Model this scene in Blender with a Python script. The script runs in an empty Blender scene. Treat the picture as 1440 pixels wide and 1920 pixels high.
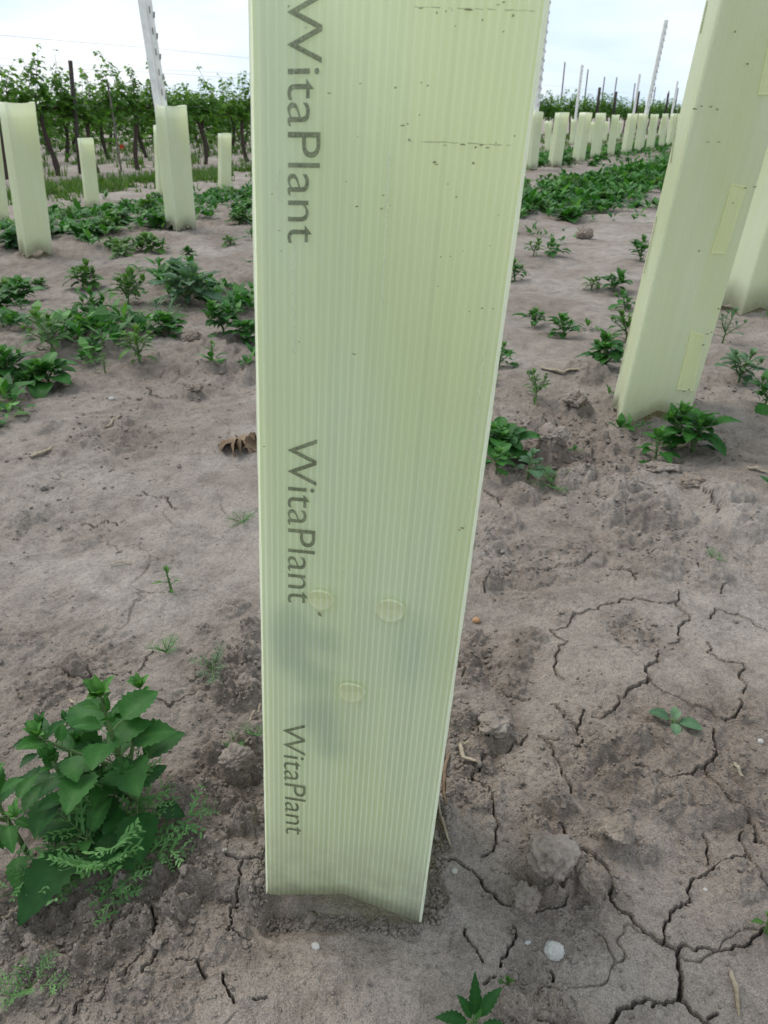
import bpy, math, random
import numpy as np
from mathutils import Vector, Matrix, Quaternion
random.seed(7); rng = np.random.default_rng(7)
R = math.radians
scene = bpy.context.scene
# ------------------------------------------------------------------ camera
H, FPX, PITCH = 0.535, 1380.0, math.atan(745/1380)
cd = bpy.data.cameras.new('camera'); cam = bpy.data.objects.new('camera', cd)
scene.collection.objects.link(cam); scene.camera = cam
cam.location = (0, 0, H); cam.rotation_euler = (math.pi/2-PITCH, 0, 0)
cd.sensor_fit = 'VERTICAL'; cd.sensor_height = 36; cd.lens = FPX/1920*36
cd.clip_start = 0.01; cd.clip_end = 6000
cd.dof.use_dof = True; cd.dof.focus_distance = 0.62; cd.dof.aperture_fstop = 22
# ------------------------------------------------------------------ world
SUN_EL, SUN_AZ = R(50), R(-50)      # azimuth from +Y towards +X
w = bpy.data.worlds.new('World'); scene.world = w; w.use_nodes = True
nt = w.node_tree; nt.nodes.clear()
def N(nt, t, **k):
    n = nt.nodes.new(t)
    for a, b in k.items():
        if a.startswith('i_'):
            n.inputs[a[2:].replace('_', ' ')].default_value = b
        else: setattr(n, a, b)
    return n
out = N(nt, 'ShaderNodeOutputWorld'); bg = N(nt, 'ShaderNodeBackground'); bg.inputs['Strength'].default_value = 0.12
sky = N(nt, 'ShaderNodeTexSky', sky_type='NISHITA', sun_disc=False, sun_elevation=SUN_EL, sun_rotation=SUN_AZ)
sky.dust_density = 2.0
tc = N(nt, 'ShaderNodeTexCoord'); mp = N(nt, 'ShaderNodeMapping'); mp.inputs['Scale'].default_value = (1.2, 1.2, 5.0)
no = N(nt, 'ShaderNodeTexNoise'); no.inputs['Scale'].default_value = 2.2; no.inputs['Detail'].default_value = 5; no.inputs['Roughness'].default_value = .5
cr = N(nt, 'ShaderNodeValToRGB'); cr.color_ramp.elements[0].position = .38; cr.color_ramp.elements[1].position = .62
cr.color_ramp.elements[0].color = (0, 0, 0, 1); cr.color_ramp.elements[1].color = (1, 1, 1, 1)
mx = N(nt, 'ShaderNodeMix', data_type='RGBA'); mx.inputs['Factor'].default_value = .95
cloud = N(nt, 'ShaderNodeMix', data_type='RGBA'); cloud.inputs['A'].default_value = (3.9, 4.9, 6.0, 1); cloud.inputs['B'].default_value = (5.8, 6.1, 6.35, 1)
L = nt.links
L.new(tc.outputs['Generated'], mp.inputs['Vector']); L.new(mp.outputs[0], no.inputs['Vector']); L.new(no.outputs['Fac'], cr.inputs['Fac'])
L.new(cr.outputs['Color'], cloud.inputs['Factor']); L.new(cloud.outputs['Result'], mx.inputs['B']); L.new(sky.outputs[0], mx.inputs['A']); L.new(mx.outputs['Result'], bg.inputs['Color']); L.new(bg.outputs[0], out.inputs[0])
sd = bpy.data.lights.new('sun', 'SUN'); sun = bpy.data.objects.new('sun', sd); scene.collection.objects.link(sun)
sd.energy = 1.5; sd.angle = R(35); sd.color = (1, .95, .87)
sdir = Vector((math.sin(SUN_AZ)*math.cos(SUN_EL), math.cos(SUN_AZ)*math.cos(SUN_EL), math.sin(SUN_EL)))
sun.rotation_euler = sdir.to_track_quat('Z', 'Y').to_euler()
vs = scene.view_settings; vs.view_transform = 'Standard'; vs.look = 'None'; vs.exposure = 0.65; vs.gamma = 1
scene.cycles.max_bounces = 10; scene.cycles.transmission_bounces = 8; scene.cycles.diffuse_bounces = 6

# ------------------------------------------------------------------ noise
def _h(ix, iy, seed):
    h = (ix.astype(np.uint32)*np.uint32(374761393) + iy.astype(np.uint32)*np.uint32(668265263) + np.uint32((seed*974634777+12345) & 0xffffffff))
    h ^= h >> np.uint32(13); h *= np.uint32(1274126177); h ^= h >> np.uint32(16)
    return h
def gnoise(x, y, seed=0):
    fx = np.floor(x); fy = np.floor(y); ix = fx.astype(np.int64); iy = fy.astype(np.int64); tx = x-fx; ty = y-fy
    def g(dx, dy):
        a = _h(ix+dx, iy+dy, seed).astype(np.float64)*(2*math.pi/4294967296.0)
        return np.cos(a)*(tx-dx)+np.sin(a)*(ty-dy)
    u = tx*tx*tx*(tx*(tx*6-15)+10); v = ty*ty*ty*(ty*(ty*6-15)+10)
    a = g(0, 0); b = g(1, 0); c = g(0, 1); d = g(1, 1)
    return ((a+(b-a)*u)+((c+(d-c)*u)-(a+(b-a)*u))*v)*1.5
def voro(x, y, seed=0):
    fx = np.floor(x); fy = np.floor(y); ix = fx.astype(np.int64); iy = fy.astype(np.int64)
    d1 = np.full(x.shape, 9.0); d2 = np.full(x.shape, 9.0); cid = np.zeros(x.shape)
    for dx in (-1, 0, 1):
        for dy in (-1, 0, 1):
            h = _h(ix+dx, iy+dy, seed); h2 = _h(ix+dx, iy+dy, seed+77)
            px = fx+dx+h.astype(np.float64)/4294967296.0; py = fy+dy+h2.astype(np.float64)/4294967296.0
            d = np.hypot(px-x, py-y); c = (h >> np.uint32(8)).astype(np.float64)/16777216.0
            near = d < d1
            d2 = np.where(near, d1, np.minimum(d2, d)); cid = np.where(near, c, cid); d1 = np.where(near, d, d1)
    return d1, d2, cid
def sstep(a, b, x):
    t = np.clip((x-a)/(b-a), 0, 1); return t*t*(3-2*t)
# ------------------------------------------------------------------ the lie of the land
ROW = Vector((.495, .869)).normalized(); NRM = Vector((-ROW.y, ROW.x))
def qs(x, y): return NRM.x*x+NRM.y*y, ROW.x*x+ROW.y*y
def xy(q, s): return NRM.x*q+ROW.x*s, NRM.y*q+ROW.y*s
def base_h(x, y):
    x = np.asarray(x, float); y = np.asarray(y, float)
    q, s = qs(x, y); r = np.hypot(x, y)
    z = -.235*sstep(3.3, 6.0, q)
    und = .016*gnoise(x/.55, y/.55, 3)+.012*gnoise(x/.25, y/.25, 4)
    z = z+und*sstep(.35, 1.6, r)
    aw = sstep(.09, .2, np.hypot(x+.025, y-.41))
    z = z+aw*(.010*gnoise(x/.21+.4, y/.21, 91)+.006*gnoise(x/.1, y/.1, 92))*(1-sstep(2.5, 4, r))
    z = z+aw*.022*np.exp(-((x-.27)/.12)**2-((y-.60)/.14)**2)
    z = z+.018*np.exp(-((q-1.75)/.35)**2)*sstep(.8, 1.8, r)+.014*np.exp(-((q-.15)/.28)**2)*sstep(.55, 1.1, r)
    return z
def bh(x, y): return float(base_h(np.array([x]), np.array([y]))[0])
cp, sp = math.cos(PITCH), math.sin(PITCH)
def ray(px, py):
    a = (px-720)/FPX; b = (960-py)/FPX
    return Vector((a, cp+b*sp, -sp+b*cp))
def G(px, py):                              # the ground point seen at a pixel of the photograph
    d = ray(px, py); z = 0.0
    for _ in range(12):
        t = (z-H)/d.z; x, y = d.x*t, d.y*t; z = .5*z+.5*bh(x, y)
    t = (z-H)/d.z
    return Vector((d.x*t, d.y*t, z))
def atY(px, py, Y):
    d = ray(px, py); t = Y/d.y
    return Vector((d.x*t, Y, H+d.z*t))
def pxsize(p): return (p.y*cp+(H-p.z)*sp)/FPX    # metres per photo pixel at a point

# ------------------------------------------------------------------ materials
def mat(name):
    m = bpy.data.materials.new(name); m.use_nodes = True; nt = m.node_tree; nt.nodes.clear()
    return m, nt, N(nt, 'ShaderNodeOutputMaterial')
def ramp(nt, fac, stops):
    r = N(nt, 'ShaderNodeValToRGB'); e = r.color_ramp.elements
    while len(e) < len(stops): e.new(.5)
    for k, (p, c) in enumerate(stops): e[k].position = p; e[k].color = (*c, 1) if len(c) == 3 else c
    nt.links.new(fac, r.inputs['Fac']); return r.outputs['Color']
def noise(nt, vec, scale, detail=4, rough=.55, dist=0):
    n = N(nt, 'ShaderNodeTexNoise'); n.inputs['Scale'].default_value = scale; n.inputs['Detail'].default_value = detail
    n.inputs['Roughness'].default_value = rough; n.inputs['Distortion'].default_value = dist
    if vec is not None: nt.links.new(vec, n.inputs['Vector'])
    return n.outputs['Fac']
def mixc(nt, fac, a, b, mode='MIX'):
    m = N(nt, 'ShaderNodeMix', data_type='RGBA', blend_type=mode)
    for s, v in (('Factor', fac), ('A', a), ('B', b)):
        if isinstance(v, bpy.types.NodeSocket): nt.links.new(v, m.inputs[s])
        else: m.inputs[s].default_value = v if isinstance(v, (int, float)) else (*v[:3], 1)
    return m.outputs['Result']
def math_(nt, op, a, b=0.0, c=None):
    m = N(nt, 'ShaderNodeMath', operation=op)
    for k, v in enumerate((a, b) if c is None else (a, b, c)):
        if isinstance(v, bpy.types.NodeSocket): nt.links.new(v, m.inputs[k])
        else: m.inputs[k].default_value = v
    return m.outputs[0]
def bump(nt, h, dist, strength=1.0):
    b = N(nt, 'ShaderNodeBump'); b.inputs['Distance'].default_value = dist; b.inputs['Strength'].default_value = strength
    nt.links.new(h, b.inputs['Height']); return b.outputs[0]
def princ(nt, out, col, rough=.8, spec=.3, normal=None):
    p = N(nt, 'ShaderNodeBsdfPrincipled')
    if isinstance(col, bpy.types.NodeSocket): nt.links.new(col, p.inputs['Base Color'])
    else: p.inputs['Base Color'].default_value = (*col, 1)
    if isinstance(rough, bpy.types.NodeSocket): nt.links.new(rough, p.inputs['Roughness'])
    else: p.inputs['Roughness'].default_value = rough
    p.inputs['Specular IOR Level'].default_value = spec
    if normal is not None: nt.links.new(normal, p.inputs['Normal'])
    if out is not None: nt.links.new(p.outputs[0], out.inputs[0])
    return p
def objvec(nt):
    return N(nt, 'ShaderNodeTexCoord').outputs['Object']

def soil_mat():
    m, nt, out = mat('soil'); v = objvec(nt)
    a = N(nt, 'ShaderNodeAttribute', attribute_name='rough').outputs['Fac']
    big = noise(nt, v, 3.2, 5, .6, .4); med = noise(nt, v, 26, 5, .65); fine = noise(nt, v, 190, 4, .7); grit = noise(nt, v, 750, 2, .6)
    c1 = ramp(nt, big, [(.3, (.228, .187, .155)), (.5, (.298, .256, .221)), (.7, (.372, .332, .296))])
    c2 = ramp(nt, med, [(.3, (.62, .61, .60)), (.52, (1, 1, 1)), (.75, (1.2, 1.19, 1.17))])
    c = mixc(nt, .8, c1, c2, 'MULTIPLY')
    c3 = ramp(nt, fine, [(.28, (.62, .61, .6)), (.5, (1, 1, 1)), (.75, (1.25, 1.24, 1.22))])
    c = mixc(nt, .75, c, c3, 'MULTIPLY')
    c4 = ramp(nt, grit, [(.3, (.6, .6, .6)), (.5, (1, 1, 1)), (.72, (1.4, 1.4, 1.4))])
    c = mixc(nt, .75, c, c4, 'MULTIPLY')
    c = mixc(nt, math_(nt, 'MULTIPLY', a, .62), c, mixc(nt, 1.0, c, (.66, .61, .57), 'MULTIPLY'))
    pebn = N(nt, 'ShaderNodeTexVoronoi'); pebn.inputs['Scale'].default_value = 75; nt.links.new(v, pebn.inputs['Vector'])
    sel = ramp(nt, pebn.outputs['Color'], [(.93, (0, 0, 0)), (.94, (1, 1, 1))])
    near = ramp(nt, pebn.outputs['Distance'], [(.12, (1, 1, 1)), (.17, (0, 0, 0))])
    c = mixc(nt, math_(nt, 'MULTIPLY', math_(nt, 'MULTIPLY', sel, near), .6), c, (.42, .38, .33))
    h = math_(nt, 'ADD', math_(nt, 'MULTIPLY', fine, 1.0), math_(nt, 'MULTIPLY', grit, .45))
    h = math_(nt, 'ADD', h, math_(nt, 'MULTIPLY', med, 1.6))
    princ(nt, out, c, .92, .18, bump(nt, h, .004, 1.0))
    return m
def far_soil_tint(): pass
def clod_mat(name, ca, cb, sc=60, bd=.002):
    m, nt, out = mat(name); v = objvec(nt)
    n1 = noise(nt, v, sc*.4, 5, .65); n2 = noise(nt, v, sc*4, 3, .65)
    c = ramp(nt, n1, [(.3, ca), (.7, cb)]); c = mixc(nt, .7, c, ramp(nt, n2, [(.3, (.65, .65, .65)), (.55, (1, 1, 1)), (.75, (1.25, 1.25, 1.25))]), 'MULTIPLY')
    princ(nt, out, c, .9, .2, bump(nt, math_(nt, 'ADD', n1, n2), bd, .8)); return m
def leaf_mat(name, dark, light, young, trans=.32, rough=.55, spec=.22, hue=0.0):
    m, nt, out = mat(name)
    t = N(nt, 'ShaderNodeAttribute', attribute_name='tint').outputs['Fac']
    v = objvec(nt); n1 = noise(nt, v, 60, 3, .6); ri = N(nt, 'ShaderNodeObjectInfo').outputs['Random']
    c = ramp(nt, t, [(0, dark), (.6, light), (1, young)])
    c = mixc(nt, .8, c, ramp(nt, n1, [(.3, (.72, .74, .72)), (.7, (1.25, 1.22, 1.15))]), 'MULTIPLY')
    n2 = noise(nt, v, 420, 2, .6); c = mixc(nt, .5, c, ramp(nt, n2, [(.3, (.75, .78, .75)), (.7, (1.25, 1.2, 1.2))]), 'MULTIPLY')
    c = mixc(nt, .6, c, ramp(nt, ri, [(0, (.75, .82, .8)), (1, (1.2, 1.12, 1.1))]), 'MULTIPLY')
    p = princ(nt, None, c, rough, spec, bump(nt, n1, .001, .5))
    tr = N(nt, 'ShaderNodeBsdfTranslucent'); nt.links.new(mixc(nt, 1.0, c, (1.3, 1.5, .6), 'MULTIPLY'), tr.inputs['Color'])
    ms = N(nt, 'ShaderNodeMixShader'); ms.inputs[0].default_value = trans
    nt.links.new(p.outputs[0], ms.inputs[1]); nt.links.new(tr.outputs[0], ms.inputs[2]); nt.links.new(ms.outputs[0], out.inputs[0])
    return m
PITCH_RIB = .0037
def tube_mat(name, ribs=True, base=(.85, .895, .65), pale=(.85, .90, .75), trans=.58, stain=.5):
    m, nt, out = mat(name)
    uv = N(nt, 'ShaderNodeUVMap', uv_map='UVMap').outputs[0]
    sx = N(nt, 'ShaderNodeSeparateXYZ'); nt.links.new(uv, sx.inputs[0]); u, vv = sx.outputs[0], sx.outputs[1]
    st = N(nt, 'ShaderNodeMapping'); st.inputs['Scale'].default_value = (220, 1.6, 1); nt.links.new(uv, st.inputs['Vector'])
    streak = noise(nt, st.outputs[0], 1.0, 3, .6)
    st2 = N(nt, 'ShaderNodeMapping'); st2.inputs['Scale'].default_value = (9, 2.2, 1); nt.links.new(uv, st2.inputs['Vector'])
    blot = noise(nt, st2.outputs[0], 1.3, 3, .5)
    c = mixc(nt, ramp(nt, blot, [(.35, (0, 0, 0)), (.65, (1, 1, 1))]), base, pale)
    c = mixc(nt, .38, c, ramp(nt, streak, [(.3, (.86, .88, .88)), (.5, (1, 1, 1)), (.7, (1.08, 1.06, 1.04))]), 'MULTIPLY')
    nrm = None
    if ribs:
        saw = math_(nt, 'PINGPONG', math_(nt, 'DIVIDE', u, PITCH_RIB), .5)       # 0 .. .5
        web = ramp(nt, saw, [(.30, (0, 0, 0)), (.40, (1, 1, 1))])
        fade = ramp(nt, math_(nt, 'ADD', math_(nt, 'MULTIPLY', vv, -1.15), math_(nt, 'ADD', math_(nt, 'MULTIPLY', blot, .55), .55)), [(.3, (.3, .3, .3)), (.62, (1, 1, 1))])
        wf = math_(nt, 'MULTIPLY', web, fade)
        c = mixc(nt, math_(nt, 'MULTIPLY', wf, .8), mixc(nt, 1.0, c, (.84, .86, .85), 'MULTIPLY'), (.91, .95, .82))
        h = math_(nt, 'ADD', math_(nt, 'MULTIPLY', saw, 1.6), math_(nt, 'MULTIPLY', streak, .6))
        nrm = bump(nt, h, .0006, .45)
    # earth splashed on the lowest part
    sn = noise(nt, uv, 45, 4, .65)
    d = math_(nt, 'MULTIPLY', ramp(nt, vv, [(0, (1, 1, 1)), (.03, (.55, .55, .55)), (.09, (0, 0, 0))]), ramp(nt, sn, [(.36, (.15, .15, .15)), (.66, (1, 1, 1))]))
    c = mixc(nt, math_(nt, 'MULTIPLY', d, stain), c, (.32, .27, .2))
    p = princ(nt, None, c, .3, .7, nrm)
    tr = N(nt, 'ShaderNodeBsdfTranslucent'); nt.links.new(mixc(nt, 1.0, c, (1.2, 1.16, 1.2), 'MULTIPLY'), tr.inputs['Color'])
    if nrm is not None: nt.links.new(nrm, tr.inputs['Normal'])
    ms = N(nt, 'ShaderNodeMixShader'); ms.inputs[0].default_value = trans
    nt.links.new(p.outputs[0], ms.inputs[1]); nt.links.new(tr.outputs[0], ms.inputs[2]); nt.links.new(ms.outputs[0], out.inputs[0])
    return m
def flat_mat(name, col, rough=.7, spec=.3, var=.25, sc=40, metal=0):
    m, nt, out = mat(name); v = objvec(nt); n1 = noise(nt, v, sc, 4, .6)
    c = mixc(nt, 1.0, col, ramp(nt, n1, [(.3, (1-var,)*3), (.7, (1+var,)*3)]), 'MULTIPLY')
    p = princ(nt, out, c, rough, spec, bump(nt, n1, .001, .4)); p.inputs['Metallic'].default_value = metal
    return m
def ink_mat():
    m, nt, out = mat('printed_ink')
    v = N(nt, 'ShaderNodeUVMap', uv_map='UVMap').outputs[0]; n1 = noise(nt, v, 900, 2, .6); n0 = noise(nt, v, 70, 3, .6)
    sx = N(nt, 'ShaderNodeSeparateXYZ'); nt.links.new(v, sx.inputs[0])
    stripe = ramp(nt, math_(nt, 'PINGPONG', math_(nt, 'DIVIDE', sx.outputs[0], PITCH_RIB/2), .5), [(.15, (.78, .78, .78)), (.4, (1, 1, 1))])
    c = mixc(nt, 1.0, (.085, .095, .058), stripe, 'MULTIPLY')
    p = princ(nt, None, c, .5, .4); t = N(nt, 'ShaderNodeBsdfTransparent'); ms = N(nt, 'ShaderNodeMixShader')
    f = math_(nt, 'ADD', math_(nt, 'MULTIPLY', ramp(nt, math_(nt, 'ADD', math_(nt, 'MULTIPLY', n1, .5), math_(nt, 'MULTIPLY', n0, .5)), [(.35, (.15, .15, .15)), (.65, (.75, .75, .75))]), .55), .06)
    nt.links.new(f, ms.inputs[0]); nt.links.new(p.outputs[0], ms.inputs[1]); nt.links.new(t.outputs[0], ms.inputs[2]); nt.links.new(ms.outputs[0], out.inputs[0])
    return m
M = {}
M['soil'] = soil_mat()
M['clod'] = clod_mat('dry_clod', (.19, .155, .128), (.30, .258, .222))
M['clod_tan'] = clod_mat('tan_clod', (.19, .15, .118), (.30, .25, .205))
M['pebble'] = clod_mat('pale_pebble', (.38, .37, .34), (.52, .5, .46), 120, .0006)
M['pebble_orange'] = clod_mat('orange_pebble', (.36, .2, .1), (.5, .31, .17), 120, .0006)
M['straw'] = clod_mat('dry_straw', (.22, .17, .11), (.42, .36, .27), 150, .0008)
M['dead_leaf'] = clod_mat('dead_leaf', (.13, .085, .05), (.27, .2, .135), 80, .002)
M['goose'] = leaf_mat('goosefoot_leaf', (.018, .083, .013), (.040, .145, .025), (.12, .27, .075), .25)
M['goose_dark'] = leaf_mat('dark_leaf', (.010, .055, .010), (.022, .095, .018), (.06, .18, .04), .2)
M['goose_grey'] = leaf_mat('mealy_leaf', (.05, .11, .055), (.09, .175, .095), (.15, .25, .15), .22, .65)
M['feather'] = leaf_mat('feathery_leaf', (.06, .17, .05), (.10, .24, .075), (.17, .33, .13), .3)
M['pig'] = leaf_mat('narrow_leaf', (.045, .115, .025), (.08, .175, .04), (.15, .26, .08), .25)
M['grass'] = leaf_mat('grass_blade', (.045, .10, .02), (.08, .16, .03), (.14, .2, .06), .3)
M['vine_leaf'] = leaf_mat('vine_leaf', (.045, .115, .018), (.095, .205, .032), (.22, .34, .07), .4, .5, .25)
M['stem'] = flat_mat('green_stem', (.09, .15, .05), .6, .3, .3, 90)
M['bark'] = flat_mat('vine_bark', (.065, .05, .042), .95, .1, .45, 60)
M['wood'] = flat_mat('grey_wood', (.19, .165, .145), .9, .15, .35, 30)
M['darkwood'] = flat_mat('dark_wood', (.06, .052, .045), .9, .15, .35, 30)
M['steel'] = flat_mat('galvanised_steel', (.82, .81, .77), .6, .3, .14, 18, 0)
M['hook'] = flat_mat('hook_slots', (.30, .29, .27), .7, .3, .2, 30)
M['wire'] = flat_mat('wire', (.3, .31, .32), .5, .5, .1, 20, .3)
M['tube_main'] = tube_mat('twinwall_plastic_near')
M['disc'] = tube_mat('disc_plastic', True, (.90, .91, .62), (.90, .92, .68), .55, 0)
M['tube_far'] = tube_mat('twinwall_plastic', True, (.84, .87, .63), (.87, .90, .73), .52, .35)
M['ink'] = ink_mat()
M['fleck'] = flat_mat('dirt_fleck', (.24, .23, .14), .9, .1, .3, 400)
M['weld'] = flat_mat('weld_seam', (.66, .71, .53), .35, .6, .1, 400)
M['fold'] = tube_mat('lit_fold', False, (.86, .90, .74), (.88, .92, .80), .6, 0)  # paler than the wall: light on the folded corner is painted in
M['inner_leaf'] = leaf_mat('translucent_leaf', (.04, .2, .03), (.05, .25, .04), (.06, .3, .05), .65)  # saturated green, more translucent than the other leaves
M['vent'] = tube_mat('vent_plastic', False, (.82, .85, .55), (.85, .88, .62), .5, 0)
M['red'] = flat_mat('red_tag', (.45, .06, .02), .6, .3, .1, 40)

# ------------------------------------------------------------------ object helpers
class MB:
    def __init__(s): s.v = []; s.f = []; s.uv = []; s.t = []; s.mi = []
    def quad_strip_grid(s, rows, tint=None, close=False, uv=None):
        n = len(rows[0]); o = len(s.v)
        for k, r in enumerate(rows):
            s.v += [tuple(p) for p in r]; s.t += [(.5 if tint is None else tint)]*n
        for i in range(len(rows)-1):
            for j in range(n if close else n-1):
                a = o+i*n+j; b = o+i*n+(j+1) % n
                s.f.append((a, b, b+n, a+n))
        return o
    def tube(s, pts, rad, sides=6, tint=.5, cap=True):
        pts = [Vector(p) for p in pts]; rows = []
        ref = Vector((.31, .17, .93)).normalized()
        for i, p in enumerate(pts):
            d = (pts[min(i+1, len(pts)-1)]-pts[max(i-1, 0)])
            d = d.normalized() if d.length > 1e-9 else Vector((0, 0, 1))
            a = d.cross(ref if abs(d.dot(ref)) < .95 else Vector((1, 0, 0))).normalized(); b = d.cross(a)
            r = rad[i] if isinstance(rad, (list, tuple)) else rad
            rows.append([p+(a*math.cos(2*math.pi*k/sides)+b*math.sin(2*math.pi*k/sides))*r for k in range(sides)])
        o = s.quad_strip_grid(rows, tint, True)
        if cap:
            s.f.append(tuple(o+k for k in range(sides))[::-1]); e = o+(len(rows)-1)*sides; s.f.append(tuple(e+k for k in range(sides)))
    def box(s, c, ax, ay, az, tint=.5):
        c = Vector(c); o = len(s.v)
        for i in (-1, 1):
            for j in (-1, 1):
                for k in (-1, 1): s.v.append(tuple(c+ax*i+ay*j+az*k)); s.t.append(tint)
        for f in ((0, 1, 3, 2), (4, 6, 7, 5), (0, 4, 5, 1), (2, 3, 7, 6), (0, 2, 6, 4), (1, 5, 7, 3)): s.f.append(tuple(o+k for k in f))
    def mesh(s, name, m, smooth=True):
        me = bpy.data.meshes.new(name); me.from_pydata(s.v, [], s.f); me.update()
        if s.t:
            at = me.attributes.new('tint', 'FLOAT', 'POINT'); at.data.foreach_set('value', np.array(s.t, dtype=np.float32))
        if smooth: me.polygons.foreach_set('use_smooth', [True]*len(me.polygons))
        if not isinstance(m, (list, tuple)): m = [m]
        for k in m: me.materials.append(k)
        if s.mi and len(s.mi) == len(me.polygons): me.polygons.foreach_set('material_index', s.mi)
        return me
def link(name, data, parent=None, loc=None):
    o = bpy.data.objects.new(name, data); scene.collection.objects.link(o)
    if parent: o.parent = parent
    if loc is not None: o.location = loc
    return o
def tag(o, label=None, cat=None, group=None, kind=None):
    if label: o['label'] = label
    if cat: o['category'] = cat
    if group: o['group'] = group
    if kind: o['kind'] = kind
    return o
def copy_tree(o, parent=None):
    c = o.copy(); scene.collection.objects.link(c); c.parent = parent
    for ch in list(o.children):
        copy_tree(ch, c)
    return c

# ------------------------------------------------------------------ GROUND
def cracks_from(crop, ox, oy, sc):
    return [([(ox+x*sc, oy+y*sc) for x, y in pts], wd*sc) for pts, wd in crop]
C8 = [([(0,1285),(60,1275),(110,1272),(150,1300),(190,1320),(215,1355),(235,1390),(270,1405),(300,1445),(345,1450)],9),
([(345,1470),(400,1480),(440,1465),(490,1460),(550,1435)],5),
([(520,1135),(545,1190),(570,1220),(620,1240),(660,1270),(695,1305),(715,1360),(715,1410),(745,1460),(800,1485),(840,1540),(880,1580),(930,1605),(1000,1612)],11),
([(1000,1612),(1050,1635),(1130,1632),(1200,1618),(1270,1605),(1400,1550)],7),
([(1008,1615),(990,1680),(992,1750),(995,1800),(985,1830),(1020,1855),(1060,1890),(1100,1920),(1140,1990)],14),
([(985,1830),(930,1850),(880,1862)],10),([(900,1840),(820,1840),(770,1865),(740,1895),(715,1940),(700,2000)],11),
([(925,1600),(930,1550),(955,1500),(1000,1440),(1040,1430),(1035,1360),(1080,1320),(1130,1300),(1200,1280),(1250,1255)],6),
([(1125,760),(1120,800),(1135,830),(1125,870),(1095,900),(1040,930),(980,945),(930,935),(890,933)],7),
([(1095,905),(1120,950),(1150,990),(1195,1045),(1245,1070),(1270,1110),(1298,1150),(1290,1190),(1360,1225)],9),
([(1245,1160),(1240,1210),(1275,1270),(1295,1320),(1340,1370)],6),([(1085,1170),(1100,1230),(1108,1280)],4),
([(910,460),(905,490),(870,520),(870,560),(820,600),(775,640)],9),
([(860,570),(920,620),(1000,650),(1080,685),(1120,700),(1165,725),(1215,710),(1218,670)],5),
([(750,635),(735,690),(700,708),(650,706)],8),([(615,690),(590,745),(545,715),(520,680),(490,665)],8),([(590,745),(600,775)],5),
([(615,800),(585,825)],5),([(520,805),(440,790)],4),
([(395,785),(375,812),(350,800),(300,850),(225,855),(210,890),(205,930),(175,940),(215,970),(245,1030),(262,1100),(272,1180),(220,1255)],6),
([(460,800),(500,860),(530,900),(550,960),(570,1010)],4),
([(480,380),(550,370),(620,310),(670,300),(720,275),(770,255),(850,260),(920,270),(975,265),(1035,320),(1005,350),(1005,410),(950,425)],6),
([(490,380),(550,430),(510,470),(540,570)],5),([(975,265),(985,225)],4),
([(260,190),(320,160),(400,160),(470,160),(520,130),(600,130),(630,100),(670,80)],3.5),([(265,125),(240,190),(230,225)],4),
([(820,175),(790,140),(720,135)],3.5),([(860,105),(880,70),(930,60)],3.5),([(115,490),(130,520),(155,550),(140,570)],9),([(310,620),(350,635),(405,640)],7),
([(1100,420),(1100,460),(1140,490),(1200,505),(1240,510),(1250,600),(1245,635)],6),([(340,1530),(350,1570),(320,1620),(290,1680)],5),
([(150,1540),(180,1610),(220,1670)],4),([(490,1700),(500,1755)],4),([(225,1750),(270,1720)],5),([(440,1890),(500,1905),(560,1950)],10),
([(1060,120),(1060,155)],3.5),([(1175,205),(1150,235)],3.5),([(1110,330),(1130,290),(1220,310),(1270,330),(1336,375)],4),([(815,920),(855,922)],5),([(1100,1900),(1140,1880)],6)]
C7 = [([(765,55),(735,100),(690,165)],6),([(590,190),(520,185),(470,210),(405,220)],5),([(1000,245),(940,280),(870,310),(850,340),(800,310),(760,290)],7),
([(1130,1085),(1215,1110),(1280,1090),(1333,1085)],7),([(1215,1110),(1200,1200),(1180,1300),(1150,1370),(1160,1430),(1140,1470)],6),([(1165,1450),(1250,1480)],3),
([(740,1290),(775,1400),(765,1480)],17),([(720,1530),(680,1560),(640,1620),(590,1690),(560,1710),(470,1790)],8),([(820,1510),(770,1580),(720,1640),(712,1665)],11),
([(880,1580),(930,1610),(980,1600),(1000,1640),(1030,1665)],8),([(1115,1680),(1145,1750),(1175,1830)],6),([(400,1770),(360,1850)],6),([(320,150),(350,180),(430,190),(440,140)],10),
([(620,1360),(560,1440),(500,1540)],9),([(1270,1810),(1333,1800)],3),([(760,1370),(700,1360),(600,1400),(540,1440)],12)]
C3 = [([(690,880),(720,920),(780,945),(800,930)],7),([(610,885),(670,880)],3),([(835,850),(850,885),(890,910),(930,915),(1000,890)],7),([(420,1000),(480,1000),(545,985)],4),
([(80,935),(125,1000),(120,1060)],5),([(0,1195),(50,1175),(150,1150)],5),([(800,1440),(850,1465),(910,1465),(990,1530)],5),([(430,1620),(540,1640),(600,1600),(660,1625),(700,1600)],4)]
C4 = [([(120,1165),(150,1200),(195,1220),(195,1260)],5),([(600,950),(625,985),(610,1020)],5),([(600,1040),(680,1070),(760,1100)],4),([(1130,1220),(1200,1270),(1210,1300)],5),([(515,900),(560,930)],10)]
CR = cracks_from(C8, 800, 1000, .479)+cracks_from(C7, 0, 1200, .375)+cracks_from(C3, 0, 440, .3333)+cracks_from(C4, 860, 440, .4028)
segs = []
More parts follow.
